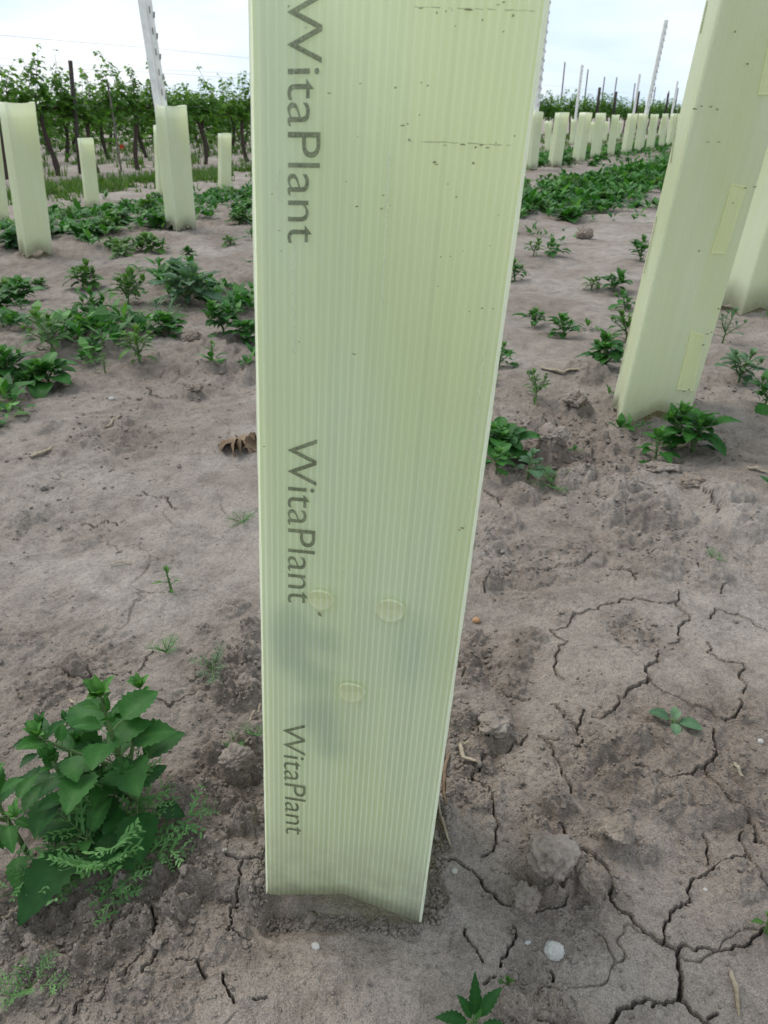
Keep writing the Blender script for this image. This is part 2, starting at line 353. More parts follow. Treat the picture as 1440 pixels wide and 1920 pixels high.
for pts, wd in CR:
    gp = [G(*p) for p in pts]
    for i in range(len(gp)-1):
        a, b = gp[i], gp[i+1]; m = [a, b]
        for lv in range(3):                       # jagged sub-division
            nm = [m[0]]
            for p, q_ in zip(m, m[1:]):
                d = q_-p; c = (p+q_)/2+Vector((-d.y, d.x, 0))*random.uniform(-.22, .22); nm += [c, q_]
            m = nm
        L_ = sum((q_-p).length for p, q_ in zip(m, m[1:]))
        for k, (p, q_) in enumerate(zip(m, m[1:])):
            endf = 1.0
            if i == 0: endf = min(1, .35+k/len(m))
            if i == len(gp)-2: endf = min(endf, 1.2-k/len(m))
            segs.append((p.x, p.y, q_.x, q_.y, wd*pxsize(p)*endf*random.uniform(.75, 1.2)))
# lumps of earth that grow out of the crust: photo pixel, radius in pixels, height in metres
LUMPS = [(1030,1640,60,.028),(980,1690,26,.015),(1110,1660,32,.014),(1150,1580,34,.013),(1205,1590,30,.009),(1045,1510,30,.012),(1010,1560,26,.010),(925,1370,34,.013),(870,1350,28,.012),
(1120,1400,30,.013),(1190,1380,30,.011),(1190,1460,50,.012),(1250,1500,40,.008),(860,1480,28,.009),(900,1500,25,.008),(990,1200,34,.011),(975,1235,26,.009),(1050,1155,26,.007),(890,1190,26,.009),
(1040,1880,40,.010),(965,1880,34,.008),(860,1770,40,.004),(880,1260,25,.009),(960,1280,30,.008),(1100,1280,30,.004),(830,1700,30,.006),(1300,1500,60,.008),(1390,1640,50,.008),(1400,1330,40,.007),
(1030,855,34,.03),(1080,770,30,.03),(1020,800,30,.02),(1075,900,40,.025),(980,930,40,.015),(1150,920,50,.02),(1100,700,40,.025),(1150,960,40,.02),(1230,960,60,.02),(940,980,40,.012),(910,1020,30,.01),
(1330,1080,40,.01),(1240,1060,50,.012),(1080,1040,50,.01),(1000,1080,40,.008),(1180,1010,40,.012),(920,1090,26,.012),(1400,980,60,.015),(1350,930,50,.02),
(450,1270,28,.016),(420,1300,28,.014),(470,1310,24,.016),(400,1260,24,.01),(455,1440,34,.02),(470,1390,20,.012),(400,1420,24,.012),(330,1480,26,.01),(460,1540,26,.016),(400,1570,30,.010),(440,1500,22,.012),
(370,1640,34,.012),(340,1690,36,.016),(250,1730,40,.016),(160,1700,30,.012),(230,1650,20,.012),(300,1640,22,.012),(90,1650,40,.012),(180,1780,44,.010),(70,1820,50,.012),(30,1740,40,.012),(250,1840,40,.006),
(140,1250,26,.012),(100,1290,30,.008),(60,1200,40,.008),(200,1300,30,.006),(470,1180,26,.012),(440,1140,26,.009),(380,1180,20,.006),(460,1220,22,.012),(330,1880,36,.006),(420,1760,50,.004),
(460,715,20,.02),(360,740,20,.015),(230,790,20,.012),(170,830,24,.014),(240,810,22,.012),(290,760,16,.01),(90,800,30,.012),(40,740,26,.02),(200,650,24,.02),(260,690,20,.014),(440,690,18,.018),(140,1020,40,.008),(50,960,40,.01),
(250,940,40,.004),(330,880,40,.005),(300,1050,40,.006),(120,1120,50,.006)]
TUBE_C = (-.031+.006, .353+.055)
ROUGH = [(1090,830,190,1.0),(1010,870,120,1.0),(900,1240,70,.9),(880,1400,110,.9),(1100,1420,110,.7),(1050,1600,120,.7),(460,1260,90,1.0),(430,1450,110,1.0),(330,1640,150,1.1),(170,1700,170,1.1),(60,1780,120,.9),(120,1270,110,.8),
(1390,1450,120,.7),(1200,980,150,.7),(950,1050,100,.6),(1300,1620,70,.5),(1190,1180,50,.8),(1230,1360,40,.8),(400,650,170,.8),(200,820,130,.6),(70,950,100,.6),(900,1560,60,.4),(40,1200,80,.5),(330,1830,70,.4),(250,1880,80,.5),(1000,1880,80,.6)]
def build_ground():
    ang = np.concatenate([np.linspace(-180, -60, 26)[:-1], np.linspace(-60, -46, 12)[:-1], np.linspace(-46, 46, 1010), np.linspace(46, 60, 12)[1:], np.linspace(60, 180, 26)[1:-1]])*math.pi/180
    r = [.03, .08, .13, .17, .2]
    while r[-1] < .95: r.append(r[-1]*1.0019)
    while r[-1] < 3.5: r.append(r[-1]*1.0036)
    while r[-1] < 40: r.append(r[-1]*1.014)
    while r[-1] < 4500: r.append(r[-1]*1.25)
    r = np.array(r); na, nr = len(ang), len(r)
    RR, AA = np.meshgrid(r, ang, indexing='ij'); X = RR*np.sin(AA); Y = RR*np.cos(AA)
    z = base_h(X, Y); near = 1-sstep(30, 60, RR)
    # roughness mask
    rough = np.zeros_like(X)
    for px, py, rp, v in ROUGH:
        c = G(px, py); ra = rp*pxsize(c)*1.1
        rough = np.maximum(rough, v*np.exp(-((X-c.x)**2+((Y-c.y)*.8)**2)/(ra*ra)))
    q, s = qs(X, Y)
    band = np.exp(-((q-1.75)/.45)**2)+np.exp(-((q-3.1)/.6)**2)+.6*np.exp(-((q-.1)/.25)**2)
    rough = np.maximum(rough, .75*np.clip(band, 0, 1)*sstep(1.0, 1.8, RR))
    rough = np.clip(rough*(1+.5*gnoise(X/.11, Y/.11, 21)), 0, 1.1)+.10
    wx = X+.012*gnoise(X/.04, Y/.04, 31); wy = Y+.012*gnoise(X/.04, Y/.04, 32)
    d = .0045*gnoise(X/.16, Y/.16, 5)+.0022*gnoise(X/.07, Y/.07, 6)
    d += rough*(-.014*(.45-np.abs(gnoise(wx/.06, wy/.06, 7)))-.010*(.45-np.abs(gnoise(wx/.03, wy/.03, 8)))-.005*(.45-np.abs(gnoise(wx/.015, wy/.015, 18))))
    d += (.25+rough)*(.0022*gnoise(wx/.014, wy/.014, 9))+(.25+.9*rough)*.0016*gnoise(X/.0065, Y/.0065, 10)+(.3+rough)*.0006*gnoise(X/.0035, Y/.0035, 19)
    # crumbly lumps
    d1, d2, cid = voro(wx/.022, wy/.022, 11)
    d += np.clip(rough-.25, 0, 1)*np.clip(.55-d1+.18*gnoise(X/.008, Y/.008, 51), 0, .4)*.013*(cid > .5)
    d1, d2, cid = voro(X/.011, Y/.011, 12)
    d += np.clip(rough-.1, 0, 1)*np.clip(.5-d1+.15*gnoise(X/.004, Y/.004, 52), 0, .4)*.005*(cid > .65)
    # hairline crust cracks
    vx = X+.03*gnoise(X/.07, Y/.07, 41)+.006*gnoise(X/.014, Y/.014, 43); vy = Y+.03*gnoise(X/.07, Y/.07, 42)+.006*gnoise(X/.014, Y/.014, 44)
    d1, d2, cid = voro(vx/.15, vy/.15, 13)
    e = (d2-d1)*.15; mask = sstep(.0, .35, gnoise(X/.22, Y/.22, 14))*np.clip(1.1-rough, 0, 1)
    wl = np.maximum(.0011, RR*.0013)
    d -= .004*np.exp(-(e/wl)**2)*mask
    # far: a loose, worked field
    d += sstep(1.5, 4, RR)*(.010*gnoise(X/.3, Y/.3, 15)+.006*gnoise(X/.1, Y/.1, 16))
    # traced lumps
    for px, py, rp, hh in LUMPS:
        c = G(px, py); ra = rp*pxsize(c)
        i0, i1 = np.searchsorted(r, [math.hypot(c.x, c.y)-ra*1.9, math.hypot(c.x, c.y)+ra*1.9]); a = math.atan2(c.x, c.y); da = ra*1.9/math.hypot(c.x, c.y)
        j0, j1 = np.searchsorted(ang, [a-da, a+da]); sl = (slice(i0, i1), slice(j0, j1))
        x_, y_ = X[sl], Y[sl]; k = 1+.32*gnoise(x_/(ra*.7), y_/(ra*.7), int(px))
        dd = np.hypot(x_-c.x, (y_-c.y))/ra*k
        prof = np.sqrt(np.clip(1-dd**2.2, 0, 1))*.72+.28*np.exp(-(dd*1.1)**2)
        z[sl] += 1.05*hh*prof*(1+.4*gnoise(x_/(ra*.4), y_/(ra*.4), int(py))+.2*gnoise(x_/(ra*.17), y_/(ra*.17), int(py)+3))
        rough[sl] = np.maximum(rough[sl], .75*np.clip(1.1-dd, 0, 1))
    # traced cracks
    best = np.full(X.shape, 1e3)     # distance / halfwidth
    bw = np.zeros(X.shape)
    for x0, y0, x1, y1, wd in segs:
        hw = max(wd*.5, .0007); m = hw*4+.002
        rr = [math.hypot(x0, y0), math.hypot(x1, y1)]; aa = [math.atan2(x0, y0), math.atan2(x1, y1)]
        i0, i1 = np.searchsorted(r, [min(rr)-m, max(rr)+m]); da = m/min(rr)
        j0, j1 = np.searchsorted(ang, [min(aa)-da, max(aa)+da]); sl = (slice(i0, i1), slice(j0, j1))
        x_, y_ = X[sl], Y[sl]; dx, dy = x1-x0, y1-y0; l2 = dx*dx+dy*dy+1e-12
        t = np.clip(((x_-x0)*dx+(y_-y0)*dy)/l2, 0, 1); dd = np.hypot(x_-x0-t*dx, y_-y0-t*dy)/hw
        b = best[sl]; better = dd < b; best[sl] = np.where(better, dd, b); bw[sl] = np.where(better, hw, bw[sl])
    dep = np.clip(.008+bw*6, 0, .035)
    cprof = 1-sstep(.6, 1.5, best)
    lip = np.exp(-((best-2.0)/1.1)**2)*.0009*(best < 50)
    z = z+d*near+lip-dep*cprof
    # hollow round the foot of the near tube
    u = X-TUBE_C[0]; v = Y-TUBE_C[1]
    dist = np.hypot(np.maximum(np.abs(u)-.045, 0), np.maximum(np.abs(v)-.045, 0))-.02+.010*gnoise(X/.03, Y/.03, 61)
    lowl = np.exp(-((X+.088)/.022)**2-((Y-.352)/.02)**2)
    z -= .009*(1-sstep(-.004, .012, dist))+.022*lowl
    me = bpy.data.meshes.new('ground'); V = np.stack([X, Y, z], -1).reshape(-1, 3)
    V = np.concatenate([V, [[0, 0, float(z[0].mean())]]])
    me.vertices.add(len(V)); me.vertices.foreach_set('co', V.astype(np.float32).ravel())
    idx = np.arange(nr*na).reshape(nr, na); nx = np.roll(idx, -1, axis=1)
    quads = np.stack([idx[:-1], nx[:-1], nx[1:], idx[1:]], -1).reshape(-1, 4)[:, ::-1]
    tris = np.stack([idx[0], np.full(na, nr*na), nx[0]], -1)[:, ::-1]
    loops = np.concatenate([quads.ravel(), tris.ravel()]).astype(np.int32)
    st = np.concatenate([np.arange(len(quads))*4, len(quads)*4+np.arange(len(tris))*3]).astype(np.int32)
    me.loops.add(len(loops)); me.loops.foreach_set('vertex_index', loops)
    me.polygons.add(len(st)); me.polygons.foreach_set('loop_start', st)
    me.update(calc_edges=True); me.validate()
    me.polygons.foreach_set('use_smooth', np.ones(len(st), dtype=bool))
    at = me.attributes.new('rough', 'FLOAT', 'POINT'); at.data.foreach_set('value', np.append(np.clip(rough, 0, 1).ravel(), .3).astype(np.float32))
    me.materials.append(M['soil'])
    return link('ground', me), (r, ang, z, rough)
ground, GF = build_ground(); tag(ground, kind='structure')
def gz(x, y):                                   # true height of the built ground
    r, ang, z, _ = GF; i = min(max(int(np.searchsorted(r, math.hypot(x, y))), 1), len(r)-1); j = min(int(np.searchsorted(ang, math.atan2(x, y))), len(ang)-1)
    return float(z[i, j])
def grough(x, y):
    r, ang, _, q = GF; i = min(max(int(np.searchsorted(r, math.hypot(x, y))), 1), len(r)-1); j = min(int(np.searchsorted(ang, math.atan2(x, y))), len(ang)-1)
    return float(q[i, j])
def GP(px, py):
    p = G(px, py); p.z = gz(p.x, p.y); return p

# ------------------------------------------------------------------ CLODS, PEBBLES, STRAW
def lump_mesh(name, m, rad, sq=(1, 1, .7), rough=.25, seed=0, sub=3):
    import bmesh
    bm = bmesh.new(); bmesh.ops.create_icosphere(bm, subdivisions=sub, radius=1)
    co = np.array([v.co for v in bm.verts]); o = seed*3.7
    n = gnoise(co[:, 0]*1.3+o, co[:, 1]*1.3+co[:, 2]*1.1, seed)+.5*gnoise(co[:, 0]*2.7+o, co[:, 1]*2.7-co[:, 2]*2.3, seed+1)+.3*gnoise(co[:, 2]*5+o, co[:, 0]*5+co[:, 1]*4, seed+2)
    n = n+.35*gnoise(co[:, 0]*6+o, co[:, 1]*6+co[:, 2]*5, seed+5)+.2*gnoise(co[:, 2]*12+o, co[:, 0]*12-co[:, 1]*11, seed+6)
    for v, k in zip(bm.verts, n):
        v.co = Vector((v.co.x*sq[0], v.co.y*sq[1], v.co.z*sq[2]))*rad*(1+rough*float(k))
    me = bpy.data.meshes.new(name); bm.to_mesh(me); bm.free(); me.polygons.foreach_set('use_smooth', [True]*len(me.polygons)); me.materials.append(m); return me
def clod(name, px, py, rp, label, cat='clod', m='clod', sq=(1, 1, .75), sink=.42, rough=.34, seed=1, group=None):
    p = GP(px, py); rad = rp*pxsize(p); o = link(name, lump_mesh(name, M[m], rad, sq, rough, seed, 5 if rp > 12 else 3), None, (p.x, p.y, p.z+rad*sq[2]*(1-2*sink))); o.rotation_euler.z = seed*1.3
    tag(o, label, cat, group); return o
clod('earth_clod', 1095, 450, 15, 'round tan clod of earth alone on the bare track beside the weed band', m='clod_tan', seed=2, sink=.15)
clod('earth_clod', 360, 637, 17, 'squarish brown clod of earth under the weeds left of the near tube', m='clod_tan', seed=3, sink=.2)
clod('earth_clod', 1298, 915, 22, 'flattish tan clod of earth below the leaning tube and its weed', m='clod_tan', sq=(1, .9, .55), seed=4, sink=.25)
clod('earth_clod', 1240, 876, 30, 'long flat slab of earth at the foot of the weed by the leaning tube', sq=(1.1, .6, .32), seed=5)
clod('earth_clod', 1025, 1655, 44, 'biggest clod of earth, a rounded lump right of the near tube foot', m='clod', sq=(1, 1, .6), seed=6, sink=.38)
clod('earth_clod', 985, 1700, 25, 'small clod of earth leaning against the lower left of the biggest clod', m='clod', sq=(1, 1, .75), seed=7)
clod('earth_clod', 1108, 1668, 26, 'brown clod of earth just right of the biggest clod', m='clod_tan', seed=8)
clod('earth_clod', 1150, 1583, 27, 'reddish brown clod of earth up and right of the biggest clod', m='clod_tan', sq=(1, 1, .6), seed=9, sink=.4)
clod('earth_clod', 1032, 848, 27, 'rounded clod of earth beside the goosefoot right of the near tube', m='clod', seed=10)
clod('earth_clod', 1075, 772, 20, 'clod of earth left of the foot of the leaning tube', m='clod', sq=(1.2, 1, .7), seed=11)
clod('earth_clod', 365, 738, 13, 'low brown clod of earth at the top of the smooth bare patch', m='clod_tan', sq=(1.3, 1, .5), seed=12)
clod('earth_clod', 445, 1445, 26, 'clod of earth left of the near tube above its lowest lettering', m='clod', seed=13)
clod('earth_clod', 460, 1290, 24, 'dark clod of earth pressed against the left side of the near tube', m='clod', seed=14, sq=(1, 1, .9))
clod('earth_clod', 925, 1372, 26, 'pale clod of earth above the curled straw right of the tube', m='clod', sq=(1.1, 1, .5), seed=15)
clod('pebble', 592, 1775, 8.5, 'small white pebble on bare earth below the notch of the near tube', 'pebble', 'pebble', rough=.08, seed=20, sq=(.85, 1, .6))
clod('pebble', 1040, 1782, 19, 'large pale grey pebble lying below the biggest clod', 'pebble', 'pebble', rough=.12, seed=21, sq=(1, .95, .7), sink=.3)
clod('pebble', 893, 1162, 7.5, 'orange pebble just right of the near tube', 'pebble', 'pebble_orange', rough=.08, seed=22, sq=(1, .9, .8), sink=.2)
clod('pebble', 852, 1631, 6, 'tiny white pebble beside the crack right of the tube foot', 'pebble', 'pebble', rough=.1, seed=23)
clod('pebble', 423, 1605, 4.5, 'tiny white pebble at the end of the crack left of the tube foot', 'pebble', 'pebble', rough=.1, seed=24)
clod('pebble', 1427, 1387, 5.5, 'small cream pebble at the right edge of the cracked earth', 'pebble', 'pebble', rough=.1, seed=25)
clod('pebble', 209, 748, 5, 'small white pebble among fine cracks in the left bare patch', 'pebble', 'pebble', rough=.1, seed=26)
clod('pebble', 1340, 1059, 5, 'small white pebble under the tiny bright green seedling on the right', 'pebble', 'pebble', rough=.1, seed=27)
clod('pebble', 990, 1760, 6, 'pale chip of stone left of the large grey pebble', 'pebble', 'pebble', sq=(.7, 1.2, .5), rough=.15, seed=28)
clod('pebble', 1325, 1660, 4, 'tiny cream pebble on the crust below the seedling', 'pebble', 'pebble', rough=.1, seed=29)
def blade_strip(name, pts, wid, label, cat, m='straw', thick=.0006, lift=.003, n=14, group=None):
    P = [GP(*p) for p in pts]; mb = MB(); C = []
    for i in range(n+1):
        t = i/n*(len(P)-1); k = min(int(t), len(P)-2); f = t-k; a = P[k].lerp(P[k+1], f); C.append(a)
    for i, a in enumerate(C): a.z = gz(a.x, a.y)+lift+.0015*math.sin(i*.7+len(pts))+thick
    rows = []
    for i, a in enumerate(C):
        d = (C[min(i+1, n)]-C[max(i-1, 0)]).normalized(); s = d.cross(Vector((0, 0, 1))).normalized()
        w_ = wid*pxsize(a)*.5*(.35+.65*math.sin(math.pi*min(1, .15+i/n*.8)))*(1+.07*math.sin(i*1.3)); up = Vector((0, 0, 1))*w_*.5
        rows.append([a-s*w_, a-s*w_*.4+up, a+s*w_*.4+up, a+s*w_, a+s*w_*.3-up*.2, a-s*w_*.3-up*.2])
    mb.quad_strip_grid(rows, .5, True); c = C[0].copy(); mb.v = [(x-c.x, y-c.y, z-c.z) for x, y, z in mb.v]
    return tag(link(name, mb.mesh(name, M[m]), None, c), label, cat, group)
blade_strip('straw', [(58,862),(70,852),(84,845),(98,836)], 11, 'dry forked bit of straw with a dark tip on the left bare patch', 'straw')
blade_strip('straw', [(192,797),(215,790),(244,785)], 7, 'pale bit of straw lying level in the left bare patch', 'straw')
blade_strip('straw', [(862,1402),(864,1415),(868,1428),(882,1434),(898,1442)], 10, 'curled hook of straw right of the near tube', 'straw', lift=.006)
blade_strip('straw', [(864,1402),(876,1401),(886,1405)], 7, 'short stub of straw beside the curled hook of straw', 'straw', lift=.007)
blade_strip('straw', [(842,1415),(834,1440),(832,1480),(836,1520)], 8, 'long brown root lying along the right side of the near tube', 'root', 'dead_leaf')
blade_strip('straw', [(822,1505),(830,1545),(847,1590)], 7, 'tan straw leaning out beside the lower right edge of the near tube', 'straw')
blade_strip('straw', [(490,1335),(478,1352),(463,1375)], 6, 'thin straw poking out at the left side of the near tube', 'straw', lift=.012)
blade_strip('straw', [(392,1395),(396,1405),(393,1416)], 5, 'tiny chip of straw on crumbly earth above the feathery weed', 'straw')
blade_strip('straw', [(1378,1430),(1384,1440),(1394,1455)], 9, 'small twisted straw near the right edge of the cracked crust', 'straw')
blade_strip('straw', [(1370,1822),(1376,1850),(1382,1870),(1384,1910)], 12, 'crumpled strip of dead leaf in the bottom right corner', 'dead leaf')
blade_strip('straw', [(1400,880),(1415,884),(1438,890)], 9, 'dry straw on the right edge below the weeds', 'straw')
blade_strip('straw', [(205,1058),(225,1056),(248,1055)], 4, 'thin grey twig left of the near tube on the smooth patch', 'twig')
blade_strip('straw', [(8,1735),(25,1724),(40,1716)], 7, 'pale straw at the left edge below the big weeds', 'straw')
blade_strip('straw', [(130,1310),(140,1319),(146,1326)], 8, 'pale chip of straw behind the big left weed', 'straw')
blade_strip('straw', [(1012,693),(1050,700),(1092,708)], 10, 'flat pale flake lying before the weeds left of the leaning tube', 'straw', 'straw')
def dead_leaves():
    p = GP(442, 845); mb = MB(); root = link('dead_leaf_clump', None, None, p)
    tag(root, 'clump of withered brown leaves just left of the near tube', 'dead leaves'); sc = pxsize(p)
    for k, (dx, dy, ln, an, tw) in enumerate([(-22, 30, 75, -1.05, .3), (-5, 38, 78, -.85, -.4), (-14, 18, 70, -1.3, .6), (6, 24, 66, -.6, .2), (-26, 24, 46, -1.5, -.2), (12, 4, 40, -.2, .5)]):
        mb = MB(); d = Vector((math.cos(an), math.sin(an), 0)); s = Vector((-d.y, d.x, 0)); rows = []
        for i in range(12):
            t = i/11; c = Vector((dx, dy*1.25, 0))*sc+d*ln*sc*t+Vector((0, 0, 1))*(sc*(7+10*math.sin(t*3)+3*math.sin(t*11+k)))
            w_ = sc*(3+11*math.sin(math.pi*min(1, t*.9+.08)))*(1+.25*math.sin(i*1.7+k)); a = tw+t*1.5
            sv = (s*math.cos(a)+Vector((0, 0, 1))*math.sin(a)); nv = d.cross(sv)
            rows.append([c+sv*w_*x+nv*w_*.55*(abs(x)**1.5)*(1 if k % 2 else -1)+nv*.8*sc*math.sin(i*2+x*5) for x in (-1, -.6, -.25, 0, .25, .6, 1)])
        mb.quad_strip_grid(rows); o = link('withered_leaf', mb.mesh('withered_leaf', M['dead_leaf']), root)
dead_leaves()
def crumbs():
    proto = []
    import bmesh
    for k in range(4):
        me = lump_mesh('tmp', M['clod'], 1, (1, .8, .65), .75, 40+k, 2); proto.append((np.array([v.co for v in me.vertices]), [tuple(p.vertices) for p in me.polygons])); bpy.data.meshes.remove(me)
    V = []; F = []; o = 0; n = 0; tries = 0
    while n < 10000 and tries < 200000:
        tries += 1; a = random.uniform(-44, 44)*math.pi/180; rr = .24*math.exp(random.random()*2.0)
        x, y = rr*math.sin(a), rr*math.cos(a)
        if random.random() < .03:
            t = random.random(); o_ = random.uniform(.001, .014)**1; e = random.choice([0, 1, 2])
            p_ = Vector((-.0917, .364)).lerp(Vector((.0280, .341)), t)+Vector((-.19, -.98))*o_ if e == 0 else (Vector((-.0917-o_, .364+.1*t)) if e == 1 else Vector((.0290+o_+.018*t, .341+.118*t)))
            x, y = p_.x, p_.y
            g = 2
        else: g = grough(x, y)
        if random.random() > (g*1.1)**2.4+.012: continue
        if g < 2 and abs(x-TUBE_C[0]) < .07 and abs(y-TUBE_C[1]) < .07: continue
        s = random.choice([.0006, .0008, .0011, .0016])*random.uniform(.7, 1.4)*(1 if random.random() < .97 else 2.2)*(.8+rr*.6)
        v, f = random.choice(proto); th = random.random()*6.28; c_, s_ = math.cos(th), math.sin(th)
        q = v@np.array([[c_, s_, 0], [-s_, c_, 0], [0, 0, 1]])*s*np.array([1, 1, random.uniform(.6, 1)])
        q = q+np.array([x, y, gz(x, y)+s*.25]); V.append(q); F += [tuple(i+o for i in p) for p in f]; o += len(v); n += 1
    me = bpy.data.meshes.new('dirt_crumbs'); me.from_pydata(np.concatenate(V).tolist(), [], F); me.polygons.foreach_set('use_smooth', [True]*len(me.polygons)); me.materials.append(M['soil'])
    at = me.attributes.new('rough', 'FLOAT', 'POINT'); at.data.foreach_set('value', np.full(len(me.vertices), .35, dtype=np.float32))
    tag(link('dirt_crumbs', me), 'loose crumbs of dry earth scattered over the crust', 'dirt crumbs', None, 'stuff')
crumbs()

# ------------------------------------------------------------------ TUBES
def tube_wall(name, corners, ht, m, notch=.012, thick=.0028, lean=(0, 0), seed=0, rnd=.006, nv=24, top_wave=.0):
    """open square tube: corners in plan (anticlockwise seen from above), V notch in the foot of each face, corners pointed."""
    c = [Vector((x, y)) for x, y in corners]; n = len(c); pts = []; us = []; nd = []; u = 0
    rs = random.Random(seed)
    for i in range(n):
        a, b = c[i], c[(i+1) % n]; p = c[i-1]; e = b-a; ln = e.length; dirn = e/ln
        pd = (a-p).normalized()
        for t in (0,):
            # rounded corner
            s0 = a-pd*rnd; s1 = a+dirn*rnd
            for k in range(4):
                f = k/3; q = s0*(1-f)**2+a*2*f*(1-f)+s1*f*f; pts.append(q); nd.append(0.0)
        steps = 14
        for k in range(1, steps):
            f = k/steps; q = a+dirn*(rnd+(ln-2*rnd)*f); pts.append(q); nd.append(1-abs(f-.5)*2)
    us = [0]
    for i in range(1, len(pts)+1): us.append(us[-1]+(pts[i % len(pts)]-pts[i-1]).length)
    cen = sum(pts, Vector((0, 0)))/len(pts)
    def inner(q):
        return q+(cen-q).normalized()*thick
    NP = len(pts); verts = []; uvs = []; faces = []
    ph = rs.random()*6
    for side in (0, 1):
        for j in range(nv+1):
            t = j/nv
            for i in range(NP+1):
                q = pts[i % NP]; nn = nd[i % NP]
                bow = 1+.010*math.sin(t*3.1+i*.13+ph)*(1 if nn > 0 else .4)
                q2 = cen+(q-cen)*bow
                if side: q2 = inner(q2)
                z0 = notch*nn**1.0; z1 = ht+top_wave*math.sin(i*.21+ph)
                z = z0+(z1-z0)*t
                verts.append((q2.x+lean[0]*z, q2.y+lean[1]*z, z)); uvs.append((us[i], z))
    W = NP+1; S = (nv+1)*W
    for j in range(nv):
        for i in range(NP):
            a = j*W+i; faces.append((a, a+1, a+1+W, a+W)); a += S; faces.append((a, a+W, a+1+W, a+1))
    for i in range(NP):
        faces.append((i, S+i, S+i+1, i+1)); a = nv*W+i; faces.append((a, a+1, S+a+1, S+a))
    me = bpy.data.meshes.new(name); me.from_pydata(verts, [], faces)
    uvl = me.uv_layers.new(name='UVMap'); li = np.zeros(len(me.loops), dtype=np.int32); me.loops.foreach_get('vertex_index', li)
    uvl.data.foreach_set('uv', np.array(uvs)[li].astype(np.float32).ravel())
    me.polygons.foreach_set('use_smooth', [True]*len(me.polygons)); me.materials.append(m)
    return me
# --- the near tube: plan measured from its foot in the photograph
A0, B0 = Vector((-.0917, .364)), Vector((.0280, .341))
side = Vector((.0185, .118))
mc = (A0+B0)/2+side/2
corners = [A0-mc, B0-mc, B0+side-mc, A0+side-mc]       # anticlockwise from above: left-front, right-front, right-back, left-back
leanx = .0625; leany = .007
near = link('vine_tube', None, None, (mc.x, mc.y, 0))
tag(near, 'big pale green ribbed plastic tube with printed lettering, filling the middle of the picture', 'plant tube', 'pale green plastic tubes protecting young vines')
NH = .60
near_wall = link('tube_wall', tube_wall('tube_wall', corners, NH, M['tube_main'], .017, .0026, (leanx, leany), 1, .003, 40), near)
# face frame: origin left-front foot, e1 along the face, e2 up (leaning)
fo = Vector((A0.x, A0.y, 0)); e1 = Vector((B0.x-A0.x, B0.y-A0.y, 0)); FW = e1.length; e1n = e1/FW
e2 = Vector((leanx, leany, 1.0)); fn = e1n.cross(e2).normalized()
if fn.y > 0: fn = -fn
def face_uv(px, py):
    d = ray(px, py); cpos = Vector((0, 0, H)); t = (fo-cpos).dot(fn)/d.dot(fn); p = cpos+d*t-fo
    v = p.z; uu = (p-e2*v).dot(e1n); return uu, v
def face_pt(u, v, off=0): return fo+e1n*u+e2*v+fn*off-Vector((mc.x, mc.y, 0))
def lettering(p_start, p_end, p_asc, k):
    u0, v0 = face_uv(*p_start); u1, v1 = face_uv(*p_end); ua, va = face_uv(*p_asc)
    cu = bpy.data.curves.new('txt', 'FONT'); cu.body = 'WitaPlant'; cu.size = 1; cu.resolution_u = 6; cu.offset = -.003
    to = bpy.data.objects.new('txt', cu); scene.collection.objects.link(to); bpy.context.view_layer.update()
    dg = bpy.context.evaluated_depsgraph_get(); me = bpy.data.meshes.new_from_object(to.evaluated_get(dg)); bpy.data.objects.remove(to)
    co = np.array([v.co for v in me.vertices]); x0, x1 = co[:, 0].min(), co[:, 0].max(); ym = co[:, 1].max()
    Ls = (v0-v1)/(x1-x0); Hs = abs(ua-u0)/ym; print('TEXT', k, 'v', round(v0, 4), round(v1, 4), 'len', round(v0-v1, 4), 'u0', round(u0, 4), 'cap', round(abs(ua-u0), 4), 'aspect', Ls/Hs)
    vs_ = []; uvs_ = []
    for x, y, _ in co:
        sdn = (x-x0)*Ls; up = y*Hs; vv = v0-sdn; bu = u0+(u1-u0)*(sdn/(v0-v1))
        vs_.append(tuple(face_pt(bu+up, vv, .0012))); uvs_.append((bu+up, vv))
    me2 = bpy.data.meshes.new('printed_lettering'); me2.from_pydata(vs_, [], [tuple(p.vertices) for p in me.polygons]); me2.materials.append(M['ink'])
    uvl = me2.uv_layers.new(name='UVMap')
    for l in me2.loops: uvl.data[l.index].uv = uvs_[l.vertex_index]
    bpy.data.meshes.remove(me)
    o2 = link('printed_lettering', me2, near)
    return o2
lettering((541, -14), (541, 455), (603, 200), 1)
lettering((541, 818), (541, 1127), (592, 1000), 2)
lettering((531, 1351), (537, 1560), (571, 1450), 3)
def lit_edge_fold(u0, u1, tilt):  # added corner bead: thin folded plastic, with its caught light put into the colour
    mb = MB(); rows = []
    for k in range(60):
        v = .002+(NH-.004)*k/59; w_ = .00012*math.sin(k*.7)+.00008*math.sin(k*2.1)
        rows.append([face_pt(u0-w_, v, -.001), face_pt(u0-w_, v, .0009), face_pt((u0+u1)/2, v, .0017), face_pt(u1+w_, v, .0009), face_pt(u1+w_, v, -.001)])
    mb.quad_strip_grid(rows); link('lit_edge_fold', mb.mesh('lit_edge_fold', M['fold']), near)
lit_edge_fold(FW-.0017, FW+.0002, 0); lit_edge_fold(-.0001, .0007, 0)
def facemesh(name, m, quads, parent=near):
    mb = MB()
    for q in quads:
        o = len(mb.v); mb.v += [tuple(face_pt(u, v, off)) for u, v, off in q]; mb.t += [.5]*len(q); mb.f.append(tuple(range(o, o+len(q))))
    return link(name, mb.mesh(name, m, False), parent)
